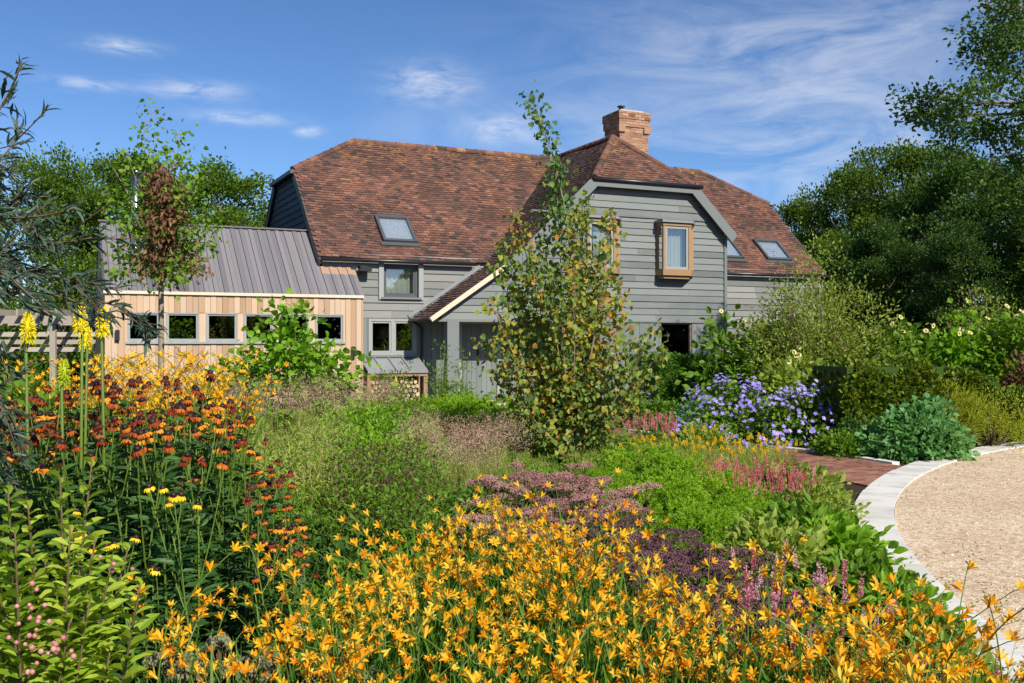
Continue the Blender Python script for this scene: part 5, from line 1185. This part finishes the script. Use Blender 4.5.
for i, q in enumerate(scatter([(705, 8.6), (712, 9.6), (780, 9.5), (812, 8.8), (800, 8.3), (750, 8.1)], .20, 34)):
    plant('pink_bistort', BV[i % 3], (q[0], q[1], 0), rng.uniform(0, 6), rng.uniform(.72, .92), 'bistort with upright pink spikes between the bright mounds and the brick path', 'flower', 'pink bistorts beside the path')
for i, q in enumerate(scatter([(600, 13.6), (600, 15.2), (668, 14.8), (672, 13.4)], .22, 18)):
    plant('pink_bistort', BV[i % 3], (q[0], q[1], 0), rng.uniform(0, 6), rng.uniform(.8, 1.0), 'bistort with pink spikes just right of the young tree, before the path', 'flower', 'pink bistorts by the young tree')
for i, q in enumerate(scatter([(740, 3.6), (760, 4.6), (850, 4.4), (920, 3.5), (1040, 2.9), (1060, 2.3), (1000, 2.5), (900, 3.1)], .21, 28)):
    plant('pink_bistort', BX[i % 3], (q[0], q[1], 0), rng.uniform(0, 6), rng.uniform(.72, .98), 'bistort with slim magenta pink spikes among crocosmia near the kerb', 'flower', 'magenta bistorts near the kerb')
for i, q in enumerate(scatter([(630, 10.9), (640, 12.6), (760, 12.4), (795, 10.6), (720, 10.1)], .24, 44)):
    plant('dwarf_poker', BK[i % 2], (q[0], q[1], 0), rng.uniform(0, 6), rng.uniform(.85, 1.1), 'dwarf plant with small golden spikes over grey green leaves beside the path', 'flower', 'dwarf golden spikes beside the path')
# grey green big leaves at the path corner and small fillers by the kerb
for px, D, rx, h, lm, lf, lab in ((806, 9.4, .30, .28, 'olive', .12, 'grey green large leaved clump at the corner of the path'), (800, 8.8, .45, .28, 'olive', .05, 'low olive clump in front of the pink spikes'), (826, 8.6, .24, .26, 'pale', .05, 'low pale clump overhanging the kerb by the path'), (800, 7.2, .4, .3, 'mid', .08, 'low green clump before the dark sedums near the kerb'), (832, 6.8, .26, .24, 'lime', .09, 'low lime green clump against the kerb'), (862, 5.6, .26, .26, 'mid', .08, 'low mid green clump against the kerb below the lime one'), (897, 5.2, .2, .22, 'lime', .07, 'small lime green clump at the kerb behind the magenta spikes'), (915, 4.7, .2, .22, 'mid', .07, 'small mid green clump at the kerb among the magenta spikes'), (940, 4.2, .2, .2, 'pale', .06, 'small pale clump at the near end of the kerb'), (968, 3.8, .2, .2, 'mid', .06, 'nearest small green clump beside the kerb'), (770, 6.4, .32, .34, 'pale', .07, 'small pale green clump right of the dark sedums')):
    shrub('leafy_clump', lab, 'plant', px, D, rx, rx*.8, h, LM[lm], lf, .6, T8, 55, 22, .06, .6, 6, .02, (.5, 1), 'stem')
# grasses and fillers of the middle bed
def grass(h, k=90, hz=1.0, blades='hazeg', heads='haze', nh=650):
    gb = MB(); hb = MB(); strips(gb, rng.normal(0, .06, (k, 3))*[1, 1, 0], rng.uniform(0, 6.28, k), rng.uniform(.03, .32, k), rng.uniform(.1, .7, k), h*rng.uniform(.5, .95, k), .006, 6)
    ks = 22; az_ = rng.uniform(0, 6.28, ks); e = strips(gb, rng.normal(0, .04, (ks, 3))*[1, 1, 0], az_, rng.uniform(.02, .28, ks), rng.uniform(.1, .35, ks), h*rng.uniform(.85, 1.08, ks), .003, 6)
    P = e[rng.integers(0, ks, nh)]+rng.normal(0, 1, (nh, 3))*np.array([.04, .04, .09])*hz; leaves(hb, P, rdir(nh, .8), rdir(nh), rng.uniform(.018, .034, nh), .4, TQ)
    return [('foliage', gb.mesh('foliage', LM[blades])), ('blossom', hb.mesh('blossom', LM[heads]))]
GV = [grass(.95) for _ in range(4)]
g1 = scatter([(175, 11.5), (190, 15), (320, 16.5), (400, 17.0), (390, 14), (300, 12)], .5, 40)
for i, q in enumerate(g1): plant('grass_tuft', GV[i % 4], (q[0], q[1], 0), rng.uniform(0, 6), rng.uniform(.66, .9), 'tuft of fine grass with pinkish flower haze below the annex windows', 'grass', 'pinkish grasses below the annex')
for i, q in enumerate(scatter([(405, 8.6), (420, 11.8), (510, 11.2), (520, 9.2), (460, 7.8)], .34, 28)): plant('grass_tuft', GV[i % 4], (q[0], q[1], 0), rng.uniform(0, 6), rng.uniform(.52, .66), 'tuft of fine grass with pinkish flower haze left of the young tree', 'grass', 'pinkish grasses left of the young tree')
def filler(h, r_, lm, leaf, wr, nc=42, per=26, tm=T4, up=.7, flowers=None, fm=None):
    fb = MB(); d = rdir(nc, .5); d[:, 2] = np.abs(d[:, 2]); C = d*rng.uniform(.5, 1.05, nc)[:, None]*np.array([r_, r_, h]); clump_leaves(fb, C, .065, per, leaf, wr, tm, up, .9)
    for c in C[:16]: fb.tube([(c[0]*.2, c[1]*.2, 0), c*np.array([.6, .6, .6]), c], [.004, .003, .002], 3, .5, 1)
    parts = [('foliage', fb.mesh('foliage', [LM[lm], M['stem']]))]
    if flowers:
        hb = MB(); top = C[C[:, 2] > h*.5]; P = top[rng.integers(0, len(top), flowers)]+rng.normal(0, .06, (flowers, 3))+UPV*.10
        hb.inst(BUD, P, frames(rdir(flowers, 1), rdir(flowers)), np.array([[.05, .022, .05]])*rng.uniform(.5, 1, (flowers, 1)), rng.uniform(0, 1, flowers)); parts.append(('blossom', hb.mesh('blossom', LM[fm])))
    return parts
FP = [filler(.62, .34, 'pale', .075, .26, flowers=140, fm='haze'), filler(.52, .32, 'pale', .06, .4, flowers=60, fm='sedc'), filler(.62, .32, 'pale', .07, .3, flowers=150, fm='haze')]; FD = [filler(.66, .34, 'mid', .085, .3), filler(.62, .34, 'dark', .09, .42), filler(.6, .3, 'mid', .06, .5)]
FS = [filler(.86, .3, 'mid', .055, .5, 36, 20, flowers=260, fm='sang') for _ in range(2)]; FW = [filler(.7, .36, 'lime', .07, .5, flowers=16, fm='white'), filler(.62, .36, 'mid', .08, .5, flowers=8, fm='white')]
for i, q in enumerate(scatter([(235, 7.8), (240, 11.5), (330, 11.6), (345, 8.6), (310, 7.6)], .42, 28)): plant('perennial', FP[i % 3], (q[0], q[1], 0), rng.uniform(0, 6), rng.uniform(.85, 1.1), 'pale green fine leaved perennial in the middle of the bed', 'plant', 'pale green perennials mid bed')
for i, q in enumerate(scatter([(270, 4.8), (280, 7.2), (420, 7.6), (560, 8.9), (560, 8.0), (480, 6.0), (420, 4.8), (330, 4.2)], .36, 54)): plant('perennial', FD[i % 3], (q[0], q[1], 0), rng.uniform(0, 6), rng.uniform(.6, .85), 'deep green leafy perennial behind the front crocosmia', 'plant', 'deep green perennials mid bed')
for i, q in enumerate(scatter([(345, 5.6), (350, 7.2), (410, 8.4), (430, 7.6), (415, 5.6)], .3, 15)): plant('burnet', FS[i % 2], (q[0], q[1], 0), rng.uniform(0, 6), rng.uniform(.72, .92), 'burnet with dark maroon bobble heads among deep green leaves', 'flower', 'dark burnets mid bed')
for i, q in enumerate(scatter([(330, 12.5), (335, 15.5), (410, 16), (420, 13), (400, 11.8)], .45, 24)): plant('perennial', FW[i % 2], (q[0], q[1], 0), rng.uniform(0, 6), rng.uniform(.75, 1.05), 'fresh green leafy perennial with scattered white flowers before the log store', 'plant', 'fresh green perennials before the log store')
FL = [filler(.50, .36, 'lime', .07, .5, 60, 26, T8), filler(.46, .38, 'bright', .055, .6, 60, 28, T4), filler(.56, .34, 'lime', .06, .4, 50, 24, flowers=50, fm='sedc')]
for i, q in enumerate(scatter([(335, 9.0), (330, 12.5), (430, 13.4), (420, 11.4), (400, 9.2), (370, 8.4)], .46, 24)): plant('perennial', FL[i % 3], (q[0], q[1], 0), rng.uniform(0, 6), rng.uniform(.8, 1.15), 'fresh lime green perennial clump in the middle of the bed', 'plant', 'lime green perennials mid bed')
for i, q in enumerate(scatter([(520, 10.0), (520, 13.0), (610, 13.2), (620, 10.6)], .4, 14)): plant('perennial', FP[i % 3], (q[0], q[1], 0), rng.uniform(0, 6), rng.uniform(.3, .42), 'low pale perennial at the foot of the young tree', 'plant', 'pale perennials round the young tree')
for i, q in enumerate(scatter([(-40, 6.3), (-40, 9), (30, 9), (40, 6.3)], .4, 14)): plant('perennial', FD[i % 3], (q[0], q[1], 0), rng.uniform(0, 6), rng.uniform(1.5, 1.9), 'tall deep green perennial at the left edge below the narrow-leaved branches', 'plant', 'tall perennials at the left edge')
# lime leaved shrub with pink berries at the lower left
lb = np.array(W(40, 2.3)); tb = MB(); cb = MB(); bb_ = MB()
tips = [(15, 530), (50, 590), (95, 540), (70, 620), (25, 545), (105, 610), (0, 590), (92, 462), (60, 478), (28, 505), (8, 490), (128, 548), (112, 560), (70, 530), (45, 560), (20, 575), (90, 600), (10, 640), (60, 640), (110, 650), (-20, 540), (130, 620), (30, 610), (140, 585), (5, 540), (80, 560), (45, 660), (-15, 600)]
for i, (px, py) in enumerate(tips):
    tip = P3(px, py, 2.15+((i*7) % 10)*.03)-lb; st = np.array([rng.normal(0, .08), rng.normal(0, .08), 0]); q = path_pts([st, st*.6+tip*np.array([.4, .4, .55]), tip], 14); tb.tube(q, np.linspace(.006, .002, 14), 5)
    n = 84; t = np.linspace(2.0, 12.99, n); k0 = t.astype(int); pos = q[k0]+(q[k0+1]-q[k0])*(t-k0)[:, None]; a = np.arange(n)*2.4; d = np.stack([np.cos(a), np.sin(a), .45+.2*rng.random(n)], 1)
    leaves(cb, pos, d, rdir(n, 1.6), np.where(t > 11.5, .05, .068)*rng.uniform(.75, 1.15, n), .40, T8, np.clip(rng.normal(.55, .22)+rng.normal(0, .1, n), 0, 1))
berries = []
for px, py in ((32, 590), (44, 612), (28, 640), (66, 655), (112, 566), (40, 676), (14, 625), (54, 640)):
    c = P3(px, py, 2.02)-lb
    for j in range(rng.integers(3, 7)):
        bb_ = MB(); 
        p = c+rng.normal(0, .016, 3); k = 6; r_ = .0062*rng.uniform(.7, 1.15); V = [p+np.array([cos(a)*cos(b), sin(a)*cos(b), sin(b)])*r_ for b in (-1.3, -.6, 0, .6, 1.3) for a in np.arange(k)*2*pi/k]
        bb_.add(V, np.array([(r2*k+c2, r2*k+(c2+1) % k, (r2+1)*k+(c2+1) % k, (r2+1)*k+c2) for r2 in range(4) for c2 in range(k)]), rng.uniform(0, 1)); berries.append(bb_)
o = empty('snowberry_shrub', lb, 0, 'lime leaved shrub with clusters of pink berries in the lower left corner', 'shrub'); tb.build('stem', M['stem_brown'], o, True); cb.build('foliage', LM['sap'], o); [m_.build('berry', LM['berry'], o, True) for m_ in berries]
# ground cover that closes the gaps between the plants
mb = MB(); P = []
for poly, n in (([(-60, 1.8), (-60, 24), (560, 23), (640, 14.5), (860, 9.6), (1000, 5.5), (1080, 1.8)], 9000), ([(640, 18.5), (640, 22), (1150, 22), (1150, 15.2), (960, 14.2), (900, 13.0), (820, 14.4)], 5000)):
    pw = wpoly(poly); lo, hi = pw.min(0), pw.max(0); q = lo+(hi-lo)*rng.random((n, 2))
    q = q[[inpoly(a, b, pw) and math.hypot(a-KC[0], b-KC[1]) > KR+.18 and min(np.hypot(*((pl[::8]+nl[::8]*.75)-(a, b)).T)) > .95 for a, b in q]]; P.append(q)
P = np.concatenate(P); C = np.column_stack([P, rng.uniform(.02, .14, len(P))]); clump_leaves(mb, C, .055, 9, .075, .5, T4, .8, .6)
o = mb.build('ground_cover', LM['mid']); tag(o, 'low leafy ground cover between the flowering plants', 'ground cover', kind='stuff')
